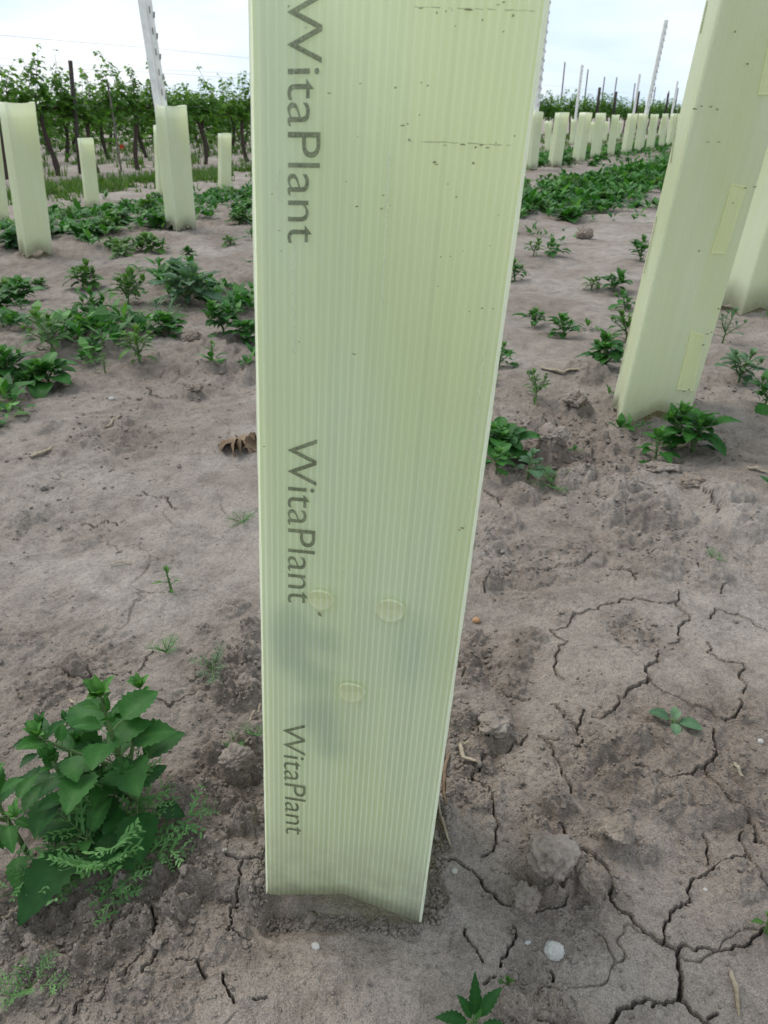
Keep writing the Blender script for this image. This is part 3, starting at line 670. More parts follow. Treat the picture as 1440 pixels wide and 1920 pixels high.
def fleck(px, py, rx, ry, ang=0, n=9):
    u, v = face_uv(px, py); s = pxsize(Vector((0, .352, v))); q = []
    for k in range(n):
        a = 2*math.pi*k/n; r_ = random.uniform(.3, .85); x, y = rx*r_*math.cos(a), ry*r_*math.sin(a)*.8
        q.append((u+s*(x*math.cos(ang)-y*math.sin(ang)), v+s*(x*math.sin(ang)+y*math.cos(ang))*.97, .0011))
    return q
FL = [(837,21,3,5),(880,19,14,4),(962,30,4,5),(945,5,5,3),(905,38,3,4),(543,12,4,4),(790,155,3,3),(803,161,4,3),(757,235,10,2.5),(765,232,3,5),(768,262,4,3),(787,216,3,2),(575,52,3,2),(618,175,8,2),(677,157,6,2),(742,165,4,3),(815,304,5,4),(820,308,7,2),
(965,255,3,3),(887,306,4,5),(719,366,4,3),(716,391,5,3),(670,387,5,3),(713,207,2,2),(512,363,3,2),(529,470,3,1.5),(525,432,5,2),(665,663,9,2),(496,836,3,3),(904,577,3,3),(925,578,3,2),(880,583,2,3),(856,369,3,4),(935,403,2,2),(869,470,2,2),(827,481,2,3),(845,480,2,3),
(919,460,2,2),(822,536,2,2),(935,10,6,2),(790,16,8,2),(855,50,2,3),(944,60,2,3),(868,988,7,4),(862,992,5,3),(530,1070,2,1.5),(745,1129,2,2),(645,1071,3,1),(562,640,3,2),(541,1073,1.5,1.5),(600,1150,8,12),(650,340,3,2),(672,256,3,2),(733,385,2,2),(840,345,3,2),
(820,25,3,6),(848,20,3,2),(915,277,6,3),(903,272,5,3),(868,271,9,2.5),(835,272,7,2.5),(892,276,3,6),(930,268,4,2),(560,1640,3,2),(600,1656,20,2)]
facemesh('dirt_flecks', M['fleck'], [fleck(*f) for f in FL[:-2]])
def crease(pts, w_):
    q = []
    for (x0, y0), (x1, y1) in zip(pts, pts[1:]):
        if random.random() < .22: continue
        a = face_uv(x0, y0); b = face_uv(x1, y1); h = w_*random.uniform(.5, 1.4)
        q.append([(a[0], a[1]-h, .0012), (b[0], b[1]-h, .0012), (b[0], b[1]+h, .0012), (a[0], a[1]+h, .0012)])
    return q
cq = crease([(778+k*8, 14+k*.25+random.uniform(-1, 1)) for k in range(29)], .00009)+crease([(765+k*8, 264+k*.35+random.uniform(-1, 1)) for k in range(26)], .00009)
facemesh('fold_crease', M['fleck'], cq)
def welds(px0, py0, px1, py1, n):
    q = []
    for k in range(n):
        t = (k+random.random())/n; u, v = face_uv(px0+(px1-px0)*t+random.uniform(-3, 3), py0+(py1-py0)*t); s = random.uniform(.0001, .0003); l = random.uniform(.0003, .0010)
        q.append([(u-s, v-l, .0012), (u+s, v-l*.7, .0012), (u+s*1.2, v+l, .0012), (u-s*.8, v+l*.8, .0012)])
    return q
facemesh('weld_marks', M['weld'], welds(553, 465, 552, 665, 46)+welds(730, 290, 718, 570, 60)+welds(525, 315, 522, 380, 20)+welds(555, 60, 553, 200, 24)+welds(908, 655, 872, 990, 60))
def vent(px, py, rp):
    u0, v0 = face_uv(px, py); s = pxsize(Vector((0, .352, v0)))*rp; mb = MB(); n = 40; rows = []
    # a punched disc, its upper edge sprung a little out of the wall
    for rr, of in ((0, .0), (.55, .0), (.86, .0002), (.93, .0006), (1.0, .0001), (1.0, -.0012)):
        row = []
        for k in range(n):
            a = 2*math.pi*k/n; x, y = rr*math.cos(a), rr*math.sin(a); lift = .0016+.0032*max(0, y)**1.2+.0008*max(0, -y)
            row.append(face_pt(u0+x*s, v0+y*s*1.0, lift+of))
        rows.append(row)
    mb.quad_strip_grid(rows, .5, True); me = mb.mesh('vent_disc', M['disc'])
    uvl = me.uv_layers.new(name='UVMap'); li = [l.vertex_index for l in me.loops]
    flat = [p for r_ in rows for p in r_]
    for l, vi in zip(uvl.data, li):
        p = flat[vi]+Vector((mc.x, mc.y, 0))-fo; l.uv = ((p-e2*p.z).dot(e1n)+.0011, p.z)
    return link('vent_disc', me, near)
vent(603, 1120, 25); vent(733, 1140, 28); vent(660, 1293, 26)

def tube_obj(base, w1, w2, rot, ht, lean, label, cat='plant tube', grp='pale green plastic tubes protecting young vines', m='tube_far', seed=0, notch=.02, vents=None):
    c, s = math.cos(rot), math.sin(rot)
    cs = [(x*c-y*s, x*s+y*c) for x, y in ((-w1/2, -w2/2), (w1/2, -w2/2), (w1/2, w2/2), (-w1/2, w2/2))]
    root = link('vine_tube', None, None, base); tag(root, label, cat, grp)
    link('tube_wall', tube_wall('tube_wall', cs, ht, M[m], notch, .003, lean, seed, .003, 10, .003), root)
    return root
# --- the leaning tube on the right
fl, fr, fb = G(1157, 800), G(1294, 776), G(1145, 766)
fl.z = fr.z = fb.z = 0
c0 = (fr+fb)/2; cc = [(fl-c0), (fr-c0), (fr+fb-fl-c0), (fb-c0)]
ct = atY(1324, 0, fb.y)                    # where the outer edge leaves the picture
lx = (ct.x-fb.x)/ct.z; zb = bh(c0.x, c0.y)
right = link('vine_tube', None, None, (c0.x, c0.y, zb-.004))
tag(right, 'wide pale green plastic tube leaning right at the right edge, a weed at its foot', 'plant tube', 'pale green plastic tubes protecting young vines')
link('tube_wall', tube_wall('tube_wall', [(p.x, p.y) for p in cc], .92, M['tube_far'], .028, .003, (lx, .0), 5, .003, 30), right)
f1o = fl-c0; f1e = (fr-fl); f1w = f1e.length; f1n = f1e.normalized(); f1u = Vector((lx, 0, 1)); f1N = f1n.cross(f1u).normalized()
if f1N.y > 0: f1N = -f1N
def rp_(u, v, off): return f1o+f1n*u+f1u*v+f1N*off
def r_uv(px, py):
    o = c0+Vector((0, 0, zb-.004))+f1o; d = ray(px, py); t = (o-Vector((0, 0, H))).dot(f1N)/d.dot(f1N); p = Vector((0, 0, H))+d*t-o
    return (p-f1u*p.z).dot(f1n), p.z
def panel(parent, name, pts, m, P=rp_, UV=r_uv, off=.0022, emb=True):
    q = [UV(*p) for p in pts]; mb = MB(); c = (sum(a for a, b in q)/4, sum(b for a, b in q)/4)
    rows = [[P(a, b, -.002) for a, b in q], [P(a, b, off) for a, b in q], [P(c[0]+(a-c[0])*.86, c[1]+(b-c[1])*.96, off) for a, b in q], [P(c[0]+(a-c[0])*.8, c[1]+(b-c[1])*.94, off*.7) for a, b in q]]
    mb.quad_strip_grid(rows, .5, True); mb.f.append((12, 13, 14, 15))
    me = mb.mesh(name, m, False); uvl = me.uv_layers.new(name='UVMap')
    for l in me.loops: uvl.data[l.index].uv = (me.vertices[l.vertex_index].co.x*.8, .3+me.vertices[l.vertex_index].co.z)
    return link(name, me, parent)
panel(right, 'vent_slot', [(1332, 476), (1358, 476), (1399, 350), (1372, 344)], M['vent'])
panel(right, 'vent_slot', [(1268, 730), (1299, 733), (1318, 628), (1296, 622)], M['vent'])
panel(right, 'vent_slot', [(1420, 178), (1450, 178), (1476, 60), (1446, 50)], M['vent'])
# little perforations down the narrow face of the leaning tube
f2e = (fb-fl); f2u = f2e.normalized(); f2N = f2u.cross(f1u).normalized()
if f2N.x > 0: f2N = -f2N
mb = MB()
def perfs(px0, py0, px1, py1, n):
    for k in range(n):
        t = k/(n-1); px, py = px0+(px1-px0)*t, py0+(py1-py0)*t
        o = c0+Vector((0, 0, zb-.004))+f1o; d = ray(px, py); tt = (o-Vector((0, 0, H))).dot(f2N)/d.dot(f2N); p = Vector((0, 0, H))+d*tt-(c0+Vector((0, 0, zb-.004)))
        p += f2N*.0014; a = f2u*.004; b = f1u*.0022*random.uniform(.6, 1.3)
        o_ = len(mb.v); mb.v += [tuple(p-a-b), tuple(p+a-b*.5), tuple(p+a+b), tuple(p-a+b*.6)]; mb.t += [.5]*4; mb.f.append((o_, o_+1, o_+2, o_+3))
perfs(1274, 196, 1259, 303, 22); perfs(1232, 408, 1209, 510, 20); perfs(1183, 608, 1163, 698, 18); perfs(1327, 5, 1315, 60, 10)
link('perforations', mb.mesh('perforations', M['fleck'], False), right)
mb = MB(); fq = []
for px, py, rx, ry in [(1300,204,7,1.5),(1330,200,4,1.5),(1342,205,3,2),(1312,199,5,1),(1345,266,5,1),(1324,266,6,1),(1332,622,3,2),(1324,625,5,1.5),(1316,646,3,2),(1345,578,3,2),(1412,350,5,1.5),(1395,352,4,1.5),(1308,470,3,2),(1280,733,5,1.5),(1290,729,4,1.5),(1372,380,2,2),(1398,120,3,2),(1375,60,3,2)]:
    u, v = r_uv(px, py); s = .0009; o_ = len(mb.v)
    for k in range(8):
        a = k*math.pi/4; rr = random.uniform(.6, 1.1); mb.v.append(tuple(rp_(u+s*rx*rr*math.cos(a), v+s*ry*rr*math.sin(a), .0035))); mb.t.append(.5)
    mb.f.append(tuple(range(o_, o_+8)))
link('dirt_flecks', mb.mesh('dirt_flecks', M['fleck'], False), right)
# --- third tube of the near row, behind the leaning one
p3 = G(1397, 578); p3.z = bh(p3.x, p3.y)-.004
t3 = tube_obj(p3, .125, .12, R(14), .92, (.075, 0), 'pale green plastic tube partly hidden behind the wide leaning tube', seed=8)
mb = MB(); a = 0
# --- second and third rows
def rowtube(bx, by, tx, ty, ht, label, rot, seed, w_=.115, w2=.105, notch=.03):
    b = G(bx, by); b.z = bh(b.x, b.y)-.004; t = atY(tx, ty, b.y); lean = (t.x-b.x)/max(.2, t.z-b.z)
    hz = t.z-b.z
    return tube_obj(b, w_, w2, rot, hz if ht is None else ht, (lean, random.uniform(-.01, .02)), label, seed=seed, notch=notch), b, lean
def post(b, lean, ht, label, wid=.055, m='steel', cat='post', grp='galvanised posts standing in the tube rows'):
    root = link('vineyard_post', None, None, b); tag(root, label, cat, grp); mb = MB(); Z = Vector((lean, 0, 1)); X_ = Vector((1, 0, 0)); Y_ = Vector((0, 1, 0))
    def slab(x0, x1, y0, y1, z0, z1): mb.box(Vector(((x0+x1)/2, (y0+y1)/2, 0))+Z*((z0+z1)/2), X_*((x1-x0)/2), Y_*((y1-y0)/2), Z*((z1-z0)/2))
    h = wid/2; slab(-h, h*.1, -.002, .002, -.15, ht); slab(-h, -h+.003, .0021, .03, -.15, ht); slab(h*.1+.0003, h, .012, .016, -.15, ht); slab(h*.1-.003, h*.1, .0021, .016, -.15, ht)
    link('post_profile', mb.mesh('post_profile', M[m], False), root); mb2 = MB(); mb = mb2; z = .45
    while z < ht-.05:
        o = Vector((h, .014, 0))+Z*z; mb.box(o+Vector((.002, -.003, 0)), X_*.004, Y_*.0035, Vector((.002, 0, .012))); mb.box(o+Vector((-.016, -.0035, .02)), X_*.003, Y_*.0006, Vector((0, 0, .014))); z += .085
    link('wire_hooks', mb.mesh('wire_hooks', M['hook'], False), root)
    return root
r2 = []
t, b, l = rowtube(68, 476, 30, 192, None, 'pale green plastic tube with a crumpled top near the left edge, on the weedy row', R(40), 11, .115, .1)
t, b, l = rowtube(340, 428, 319, 198, None, 'pale green plastic tube standing round the tall steel post left of the near tube', R(44), 12, .12, .11)
post(Vector((b.x-.012, b.y, b.z)), -.03, 2.0, 'tall galvanised steel post rising from the tube left of the near tube', .062)
t, b, l = rowtube(2, 416, -22, 225, None, 'pale green plastic tube cut off by the left edge of the picture', R(35), 13)
t, b, l = rowtube(994, 318, 1006, 209, None, 'pale green plastic tube round a steel post, touching the near tube edge in the picture', R(30), 14)
post(Vector((b.x, b.y, b.z)), .02, 1.9, 'galvanised steel post rising just behind the right edge of the near tube', .06)
for k, (bx, by, tx, ty) in enumerate([(1039,313,1055,211),(1083,305,1099,211),(1115,298,1127,212),(1144,293,1155,215),(1173,289,1187,213),(1197,285,1207,213),(1218,281,1228,214),(1239,278,1248,213),(1254,274,1266,213),(1271,271,1281,213),(1287,269,1296,213)]):
    lab = ['first leaning tube right of the post by the near tube', 'second leaning tube right of the post by the near tube', 'third tube right of the post in the distant row', 'fourth tube right of the post in the distant row',
           'fifth tube right of the post in the distant row', 'tube round the tallest distant steel post', 'tube just right of the tallest distant steel post', 'second distant tube right of the tallest distant steel post', 'third distant tube right of the tallest distant steel post', 'distant tube at the left edge of the leaning tube', 'distant tube lost behind the leaning tube'][k]
    t, b, l = rowtube(bx, by, tx, ty, None, 'pale green '+lab, R(20+17*(k % 4)), 20+k, .125 if k < 2 else .12, .1)
    if k == 5: post(b, .075, 1.82, 'tallest distant steel post, leaning slightly right above the tube row', .065)
for bx, by, tx, ty, lab in [(174,388,160,259,'short looking pale green tube between the left tubes, grass strip behind it'),(421,358,421,250,'short looking pale green tube left of the near tube, before the vines'),(306,370,301,235,'pale green tube half hidden behind the tube with the tall post'),
        (1028,285,1028,227,'small pale green tube seen between the first two distant row tubes'),(1073,272,1076,224,'small pale green tube round a thin steel post in the third row')]:
    d0 = ray(bx, by); t0 = atY(bx, by, 1)
    # ground of the third row lies lower; G() follows it
    t, b, l = rowtube(bx, by, tx, ty, None, lab, R(30), 50+bx, .12, .11)
    if bx == 1073: post(b, .02, 1.95, 'thin steel post in the third row, left of the tallest distant one', .07)
q3 = 6.2
b0 = G(1073, 272); q_, s_ = qs(b0.x, b0.y)
for k in range(1, 13):
    s = s_+k*1.7; x, y = xy(q_, s); b = Vector((x, y, bh(x, y)-.004))
    tube_obj(b, .12, .11, R(30+k*13), .585, (.03+.03*math.sin(k*2), 0), 'tiny pale green tube far off in the third row, behind the second row', grp='pale green plastic tubes protecting young vines', seed=80+k)
    if k in (4, 8, 12): post(b, .02, 2.0, {4: 'thin far steel post left of the tallest distant post', 8: 'thin far steel post right of the tallest distant post', 12: 'farthest steel post of the third row'}[k], .075)

# ------------------------------------------------------------------ PLANTS
def leaf(mb, base, d, up, ln, wd, kind='goose', droop=.3, fold=.25, tint=.5, seg=8, wave=.0):
    d = d.normalized(); s = d.cross(up)
    if s.length < 1e-4: s = d.cross(Vector((1, 0, 0)))
    s.normalize(); n = s.cross(d).normalized(); rows = []; ph = random.random()*6
    for i in range(seg+1):
        t = i/seg
        if kind == 'goose':
            prof = math.sin(math.pi*min(1, t**.72))**.8 if t < 1 else 0; prof *= (1.0 if i % 2 else .82) if 0 < i < seg else 1
        elif kind == 'round': prof = math.sin(math.pi*t**.85)**.6 if 0 < t < 1 else 0
        elif kind == 'narrow':
            prof = math.sin(math.pi*t**.8)**.9 if t < 1 else 0; prof *= (1.05 if i % 2 else .8)
        else: prof = 1-t*.95
        ang = droop*t*t*1.6; c = base+d*ln*(t-.12*droop*t*t)+(-n)*ln*droop*.55*t*t+n*ln*.06*math.sin(t*3)
        w_ = wd*.5*max(prof, .03); up_ = n*w_*fold; wv = n*wave*ln*math.sin(t*9+ph)
        rows.append([c-s*w_+up_+wv, c-s*w_*.5+up_*.35, c, c+s*w_*.5+up_*.35, c+s*w_+up_-wv])
    o = len(mb.v); mb.quad_strip_grid(rows, tint)
    for i in range(seg+1): mb.t[o+i*5+2] = min(1, tint+.22)        # paler midrib
def goosefoot(nl=16, ht=.09, ll=.05, kind='goose', ratio=.72, seg=8, lean=.1, seed=0, branches=0, young=.85):
    random.seed(seed); st = MB(); fo_ = MB()
    if seg < 12 and ht > .05: ht *= .66; ll *= .98; nl = int(nl*1.3); branches += 2; lean += .25
    def shoot(org, dirv, h, n, scale, top=True):
        pts = []; dv = dirv.normalized()
        for i in range(7):
            t = i/6; pts.append(org+dv*h*t+Vector((lean*h*t*t*math.cos(seed), lean*h*t*t*math.sin(seed), 0)))
        st.tube(pts, [.0022*scale*(1-.55*i/6)*max(1, ll/.04) for i in range(7)], 6, .5)
        for k in range(n):
            t = .12+.88*(k/max(1, n-1))**.8; idx = t*6; i = min(int(idx), 5); p = pts[i].lerp(pts[i+1], idx-i)
            a = k*2.4+seed+random.uniform(-.3, .3); el = R(5+55*t**2.2+random.uniform(-22, 24))
            d = Vector((math.cos(a)*math.cos(el), math.sin(a)*math.cos(el), math.sin(el)))
            size = ll*scale*(1.0-.72*t**2.0)*random.uniform(.5, 1.15)
            if t < .25: size *= .75
            pe = size*.6*(1-.6*t); q = p+d*pe+Vector((0, 0, pe*.15)); st.tube([p, p+d*pe*.5+Vector((0, 0, pe*.18)), q], [.0009*scale, .0007*scale, .0006*scale], 4, .5, False)
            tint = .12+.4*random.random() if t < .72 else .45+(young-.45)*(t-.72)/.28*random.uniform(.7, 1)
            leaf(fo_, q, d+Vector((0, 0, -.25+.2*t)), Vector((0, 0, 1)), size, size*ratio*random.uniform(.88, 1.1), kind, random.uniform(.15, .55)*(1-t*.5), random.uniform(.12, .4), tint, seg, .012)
        if top:
            for k in range(5):
                a = k*1.26+seed; el = R(58+random.uniform(-15, 15)); d = Vector((math.cos(a)*math.cos(el), math.sin(a)*math.cos(el), math.sin(el)))
                leaf(fo_, pts[-1], d, Vector((0, 0, 1)), ll*scale*.36, ll*scale*.2, kind, .1, .3, young, 6)
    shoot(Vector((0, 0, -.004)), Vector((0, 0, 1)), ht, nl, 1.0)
    for b in range(branches):
        a = b*2.1+seed*.7; h0 = ht*random.uniform(.15, .4)
        shoot(Vector((0, 0, h0)), Vector((math.cos(a)*.75, math.sin(a)*.75, .8)), ht*.62, max(5, nl//2), .72)
    return st, fo_
def feathery(n=12, ln=.07, seed=0, spread=.8, fine=7):
    random.seed(seed); st = MB(); fo_ = MB()
    for k in range(n):
        a = k*2.4+random.uniform(-.3, .3)+seed; el = R(random.uniform(12, 65)); d = Vector((math.cos(a)*math.cos(el), math.sin(a)*math.cos(el), math.sin(el)))
        L_ = ln*random.uniform(.65, 1.1); side_ = d.cross(Vector((0, 0, 1))).normalized(); pts = []
        for i in range(9):
            t = i/8; pts.append(d*L_*t+Vector((0, 0, -L_*.35*t*t*spread)))
        st.tube(pts, [.0007*(1-.6*i/8) for i in range(9)], 4, .5, False)
        for i in range(2, 9):
            for sg in (-1, 1):
                if random.random() < .12: continue
                t = i/8; pl = L_*.30*math.sin(math.pi*min(1, t*.85+.1))*random.uniform(.7, 1.25); pd = (side_*sg+d*random.uniform(.5, 1.1)+Vector((0, 0, random.uniform(-.35, .45)))).normalized(); p = pts[i]
                tn = random.uniform(.2, 1)
                leaf(fo_, p, pd, Vector((0, 0, 1)), pl, pl*.12, 'blade', .2, .1, tn, 2)
                for j in range(1, fine-2):
                    f = j/(fine-3); q = p+pd*pl*f
                    for s2 in (-1, 1):
                        dd = (pd.cross(Vector((0, 0, 1)))*s2*random.uniform(.5, 1)+pd*.9+Vector((0, 0, random.uniform(-.4, .5)))).normalized()
                        leaf(fo_, q, dd, Vector((0, 0, 1)), pl*.30*(1.15-f*.4)*random.uniform(.7, 1.3), pl*.085, 'round', .1, .2, min(1, tn+random.uniform(-.15, .15)), 3)
    return st, fo_
def merge(a, b):
    m = MB(); m.v = a.v+b.v; m.t = a.t+b.t; o = len(a.v); m.f = a.f+[tuple(i+o for i in f) for f in b.f]; m.mi = [0]*len(a.f)+[1]*len(b.f); return m
def plant(name, px, py, gen, mats, label, cat='weed', rz=0, scale=1, tilt=(0, 0), group=None, at=None):
    st, fo_ = gen; p = GP(px, py) if at is None else at
    root = link(name, None, None, p); tag(root, label, cat, group); root.rotation_euler = (tilt[0], tilt[1], rz); root.scale = (scale,)*3
    link('stem', st.mesh('stem', M[mats[0]]), root); link('foliage', fo_.mesh('foliage', M[mats[1]]), root)
    return root
GS = ('stem', 'goose'); FS = ('stem', 'feather'); PS = ('stem', 'pig'); GG = ('stem', 'goose_grey')
# near plants, each its own
plant('goosefoot', 245, 1490, goosefoot(18, .125, .056, seg=14, seed=2, branches=2, ratio=.8), GS, 'large goosefoot with broad dark toothed leaves behind the feathery weed, lower left', tilt=(R(6), R(0)))
plant('goosefoot', 48, 1590, goosefoot(13, .13, .042, seg=12, seed=5, branches=2, ratio=.55), GS, 'upright goosefoot with narrower leaves at the left edge beside the large one', tilt=(R(4), R(-4)))
plant('goosefoot', 150, 1520, goosefoot(13, .085, .045, seg=13, seed=62, branches=2, ratio=.7), ('stem', 'goose_dark'), 'dark goosefoot between the large one and the upright one, lower left', tilt=(R(5), R(-6)))
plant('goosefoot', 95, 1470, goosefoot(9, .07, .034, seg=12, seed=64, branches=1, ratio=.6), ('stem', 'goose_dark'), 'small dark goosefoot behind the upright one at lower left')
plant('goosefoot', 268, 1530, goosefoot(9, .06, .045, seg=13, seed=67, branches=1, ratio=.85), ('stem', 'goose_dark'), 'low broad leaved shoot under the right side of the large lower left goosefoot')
plant('broad_leaf_weed', -30, 1690, goosefoot(8, .03, .055, 'goose', .6, 12, .1, 13), GS, 'dark low weed cut by the left edge, under the upright goosefoot')
plant('feathery_weed', 205, 1600, feathery(19, .09, 3, .45, 7), FS, 'light green feathery weed in front of the large lower left goosefoot', tilt=(R(4), R(0)))
plant('feathery_weed', 60, 1850, feathery(6, .03, 4, .5, 6), FS, 'dull feathery weed low in the bottom left corner')
plant('seedling', 952, 1836, goosefoot(4, .008, .012, 'round', .6, 8, 0, 7, young=.4), PS, 'tiny dark seedling left above the pointed bottom weed')
def leafset(spec, stem_h=.009, kind='round', seg=12, seed=3, bend=.35):
    st, f = MB(), MB(); st.tube([(0, 0, -.004), (0, 0, stem_h*.4), (0, 0, stem_h*1.1)], [.0015, .0014, .0012], 6); random.seed(seed)
    for a, l, w_, el, tn in spec:
        a = R(a); el = R(el); d = Vector((math.cos(a)*math.cos(el), math.sin(a)*math.cos(el), math.sin(el))); q = Vector((0, 0, stem_h))+d*l*.22; st.tube([(0, 0, stem_h), q], [.001, .0008], 5); leaf(f, q, d, Vector((0, 0, 1)) if el < 1.2 else Vector((0, -1, .2)), l, w_, kind, bend, .22, tn, seg)
    return st, f
plant('seedling', 1262, 1355, leafset([(160, .020, .014, 18, .3), (-25, .022, .015, 8, .4), (70, .012, .008, 42, .8), (-95, .013, .010, -6, .75), (30, .010, .007, 55, .9)], .005), GG, 'young five leaved grey green seedling alone on the cracked crust at right')
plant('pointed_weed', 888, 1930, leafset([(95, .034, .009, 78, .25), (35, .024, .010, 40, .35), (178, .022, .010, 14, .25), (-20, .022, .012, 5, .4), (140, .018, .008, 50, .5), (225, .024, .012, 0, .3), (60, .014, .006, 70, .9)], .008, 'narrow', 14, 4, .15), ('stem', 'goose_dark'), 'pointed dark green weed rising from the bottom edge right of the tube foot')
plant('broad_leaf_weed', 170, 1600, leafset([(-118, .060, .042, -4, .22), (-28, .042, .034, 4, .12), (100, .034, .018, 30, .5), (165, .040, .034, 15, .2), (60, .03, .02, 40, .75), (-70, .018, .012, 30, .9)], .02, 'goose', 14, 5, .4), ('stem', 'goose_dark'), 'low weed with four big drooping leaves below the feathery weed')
plant('seedling', 322, 1112, goosefoot(9, .035, .022, 'narrow', .35, 8, .1, 9), PS, 'small spiky seedling alone on the smooth earth left of the tube')
plant('feathery_weed', 312, 1222, feathery(9, .028, 14, .6, 5), FS, 'small flat feathery weed left of the tube, between seedling and big goosefoot')
plant('feathery_weed', 400, 1268, feathery(8, .032, 15, .4, 5), GG, 'small greyish feathery seedling close to the left side of the tube')
plant('feathery_weed', 440, 1404, feathery(7, .018, 16, .6, 5), FS, 'very small bright green weed on the rough earth left of the tube')
plant('feathery_weed', 482, 1392, feathery(7, .018, 17, .6, 5), FS, 'tiny bright weed squeezed against the left side of the tube')
plant('feathery_weed', 455, 978, feathery(8, .034, 18, .6, 5), FS, 'flat feathery weed touching the left side of the tube halfway up')
plant('feathery_weed', 1037, 908, feathery(12, .05, 19, .4, 6), FS, 'loose feathery weed below the goosefoots right of the tube')
plant('feathery_weed', 1338, 1046, feathery(8, .022, 20, .6, 5), FS, 'tiny bright green seedling on bare crust at the right')
plant('seedling', 1438, 1745, goosefoot(6, .018, .014, 'narrow', .5, 8, .1, 21), PS, 'dark weed cut by the right edge near the junction of cracks')
# right of the tube
plant('goosefoot', 948, 850, goosefoot(22, .085, .048, 'round', .8, 9, .15, 22, 3), GS, 'bushy round leaved goosefoot just right of the near tube', tilt=(0, R(-4)))
plant('goosefoot', 930, 890, goosefoot(10, .04, .04, 'round', .8, 9, .1, 24, 2), GS, 'low round leaved goosefoot in front of the bushy one by the tube')
plant('goosefoot', 990, 890, goosefoot(9, .045, .04, 'round', .75, 8, .1, 25, 1), GG, 'small greyish goosefoot right of the low one by the tube')
plant('goosefoot', 935, 690, goosefoot(10, .08, .045, 'goose', .75, 8, .1, 26, 1), GS, 'goosefoot half hidden behind the right edge of the tube')
plant('pigweed', 1005, 745, goosefoot(13, .085, .032, 'narrow', .36, 8, .1, 27, 2), PS, 'thin upright weed with narrow leaves left of the leaning tube')
plant('goosefoot', 1300, 845, goosefoot(20, .11, .072, 'goose', .72, 10, .15, 28, 3), GS, 'large goosefoot with pointed leaves at the foot of the leaning tube')
plant('goosefoot', 1230, 855, goosefoot(11, .05, .05, 'goose', .7, 9, .1, 29, 1), GS, 'smaller goosefoot left of the large one at the leaning tube')
plant('goosefoot', 1385, 715, goosefoot(14, .11, .055, 'goose', .6, 9, .1, 30, 2), GG, 'greyish goosefoot right of the leaning tube')
plant('goosefoot', 1432, 765, goosefoot(12, .11, .05, 'goose', .7, 9, .1, 31, 2), GS, 'goosefoot at the right edge behind the large one')
plant('pigweed', 1355, 640, goosefoot(12, .12, .045, 'narrow', .3, 8, .1, 32, 1), GG, 'thin narrow leaved weed just right of the leaning tube')
plant('goosefoot', 1135, 690, goosefoot(18, .10, .06, 'goose', .8, 8, .1, 33, 3), GS, 'broad low goosefoot left of the leaning tube')
plant('goosefoot', 1175, 640, goosefoot(14, .11, .055, 'narrow', .5, 8, .1, 34, 2), PS, 'loose weed touching the left edge of the leaning tube')
plant('goosefoot', 1058, 632, goosefoot(14, .09, .055, 'goose', .7, 8, .1, 35, 1), GS, 'compact goosefoot alone on the track between the tubes')
plant('goosefoot', 1002, 612, goosefoot(12, .07, .05, 'goose', .7, 8, .1, 36, 1), GS, 'compact goosefoot nearer the near tube, left of its twin on the track')
plant('goosefoot', 1150, 548, goosefoot(16, .09, .06, 'goose', .6, 8, .1, 37, 2), GS, 'spreading goosefoot above the broad one, left of the leaning tube')
plant('goosefoot', 1108, 545, goosefoot(10, .06, .05, 'narrow', .5, 8, .1, 38, 1), PS, 'low loose weed beside the spreading goosefoot')
plant('goosefoot', 1200, 490, goosefoot(14, .13, .065, 'goose', .7, 8, .1, 39, 2), GS, 'goosefoot against the left edge of the leaning tube halfway up')
plant('goosefoot', 1172, 580, goosefoot(10, .08, .05, 'goose', .7, 8, .1, 40, 1), GS, 'small goosefoot hugging the leaning tube below the halfway one')
plant('goosefoot', 1040, 478, goosefoot(12, .09, .065, 'goose', .7, 7, .1, 41, 1), GS, 'goosefoot beside the round tan clod, nearest the near tube')
plant('goosefoot', 965, 525, goosefoot(14, .1, .06, 'goose', .6, 7, .1, 42, 1), GS, 'goosefoot half behind the near tube below the weed band')
plant('goosefoot', 1000, 480, goosefoot(14, .1, .05, 'narrow', .6, 7, .1, 43, 1), PS, 'narrow leaved weed left of the round tan clod')
# left of the tube, the nearer weed band
plant('nettle_like_weed', 350, 570, goosefoot(22, .15, .12, 'goose', .55, 9, .1, 44, 2, young=1), GG, 'largest weed of the left band with a pale whorl of pointed leaves')
plant('goosefoot', 240, 570, goosefoot(18, .15, .075, 'narrow', .5, 8, .1, 45, 3), PS, 'tall bushy narrow leaved weed left of the largest one')
plant('goosefoot', 180, 600, goosefoot(16, .12, .065, 'goose', .6, 8, .1, 46, 2), GS, 'mid green goosefoot at the left end of the raised weed clump')
plant('pigweed', 100, 655, goosefoot(15, .14, .06, 'narrow', .5, 8, .1, 47, 2), PS, 'spiky weed between the left edge plants and the raised clump')
plant('goosefoot', 95, 725, goosefoot(18, .085, .062, 'round', .85, 9, .1, 48, 3), GS, 'round leaved goosefoot at the right end of the left edge clump')
plant('goosefoot', 20, 715, goosefoot(20, .12, .065, 'goose', .7, 8, .1, 49, 3), GS, 'dense goosefoot at the left edge of the picture')
plant('goosefoot', 45, 730, goosefoot(14, .06, .05, 'goose', .7, 8, .1, 50, 2), GS, 'low goosefoot in front of the dense left edge one')
plant('goosefoot', 5, 610, goosefoot(8, .06, .05, 'round', .75, 7, .1, 51, 1), GS, 'small goosefoot above the dense one at the left edge')
plant('pigweed', 262, 680, goosefoot(16, .12, .055, 'narrow', .42, 8, .1, 52, 2), PS, 'single spiky weed standing out below the raised clump')
plant('goosefoot', 318, 628, goosefoot(14, .08, .06, 'round', .85, 8, .1, 53, 2), GS, 'round leaved goosefoot behind the squarish brown clod')
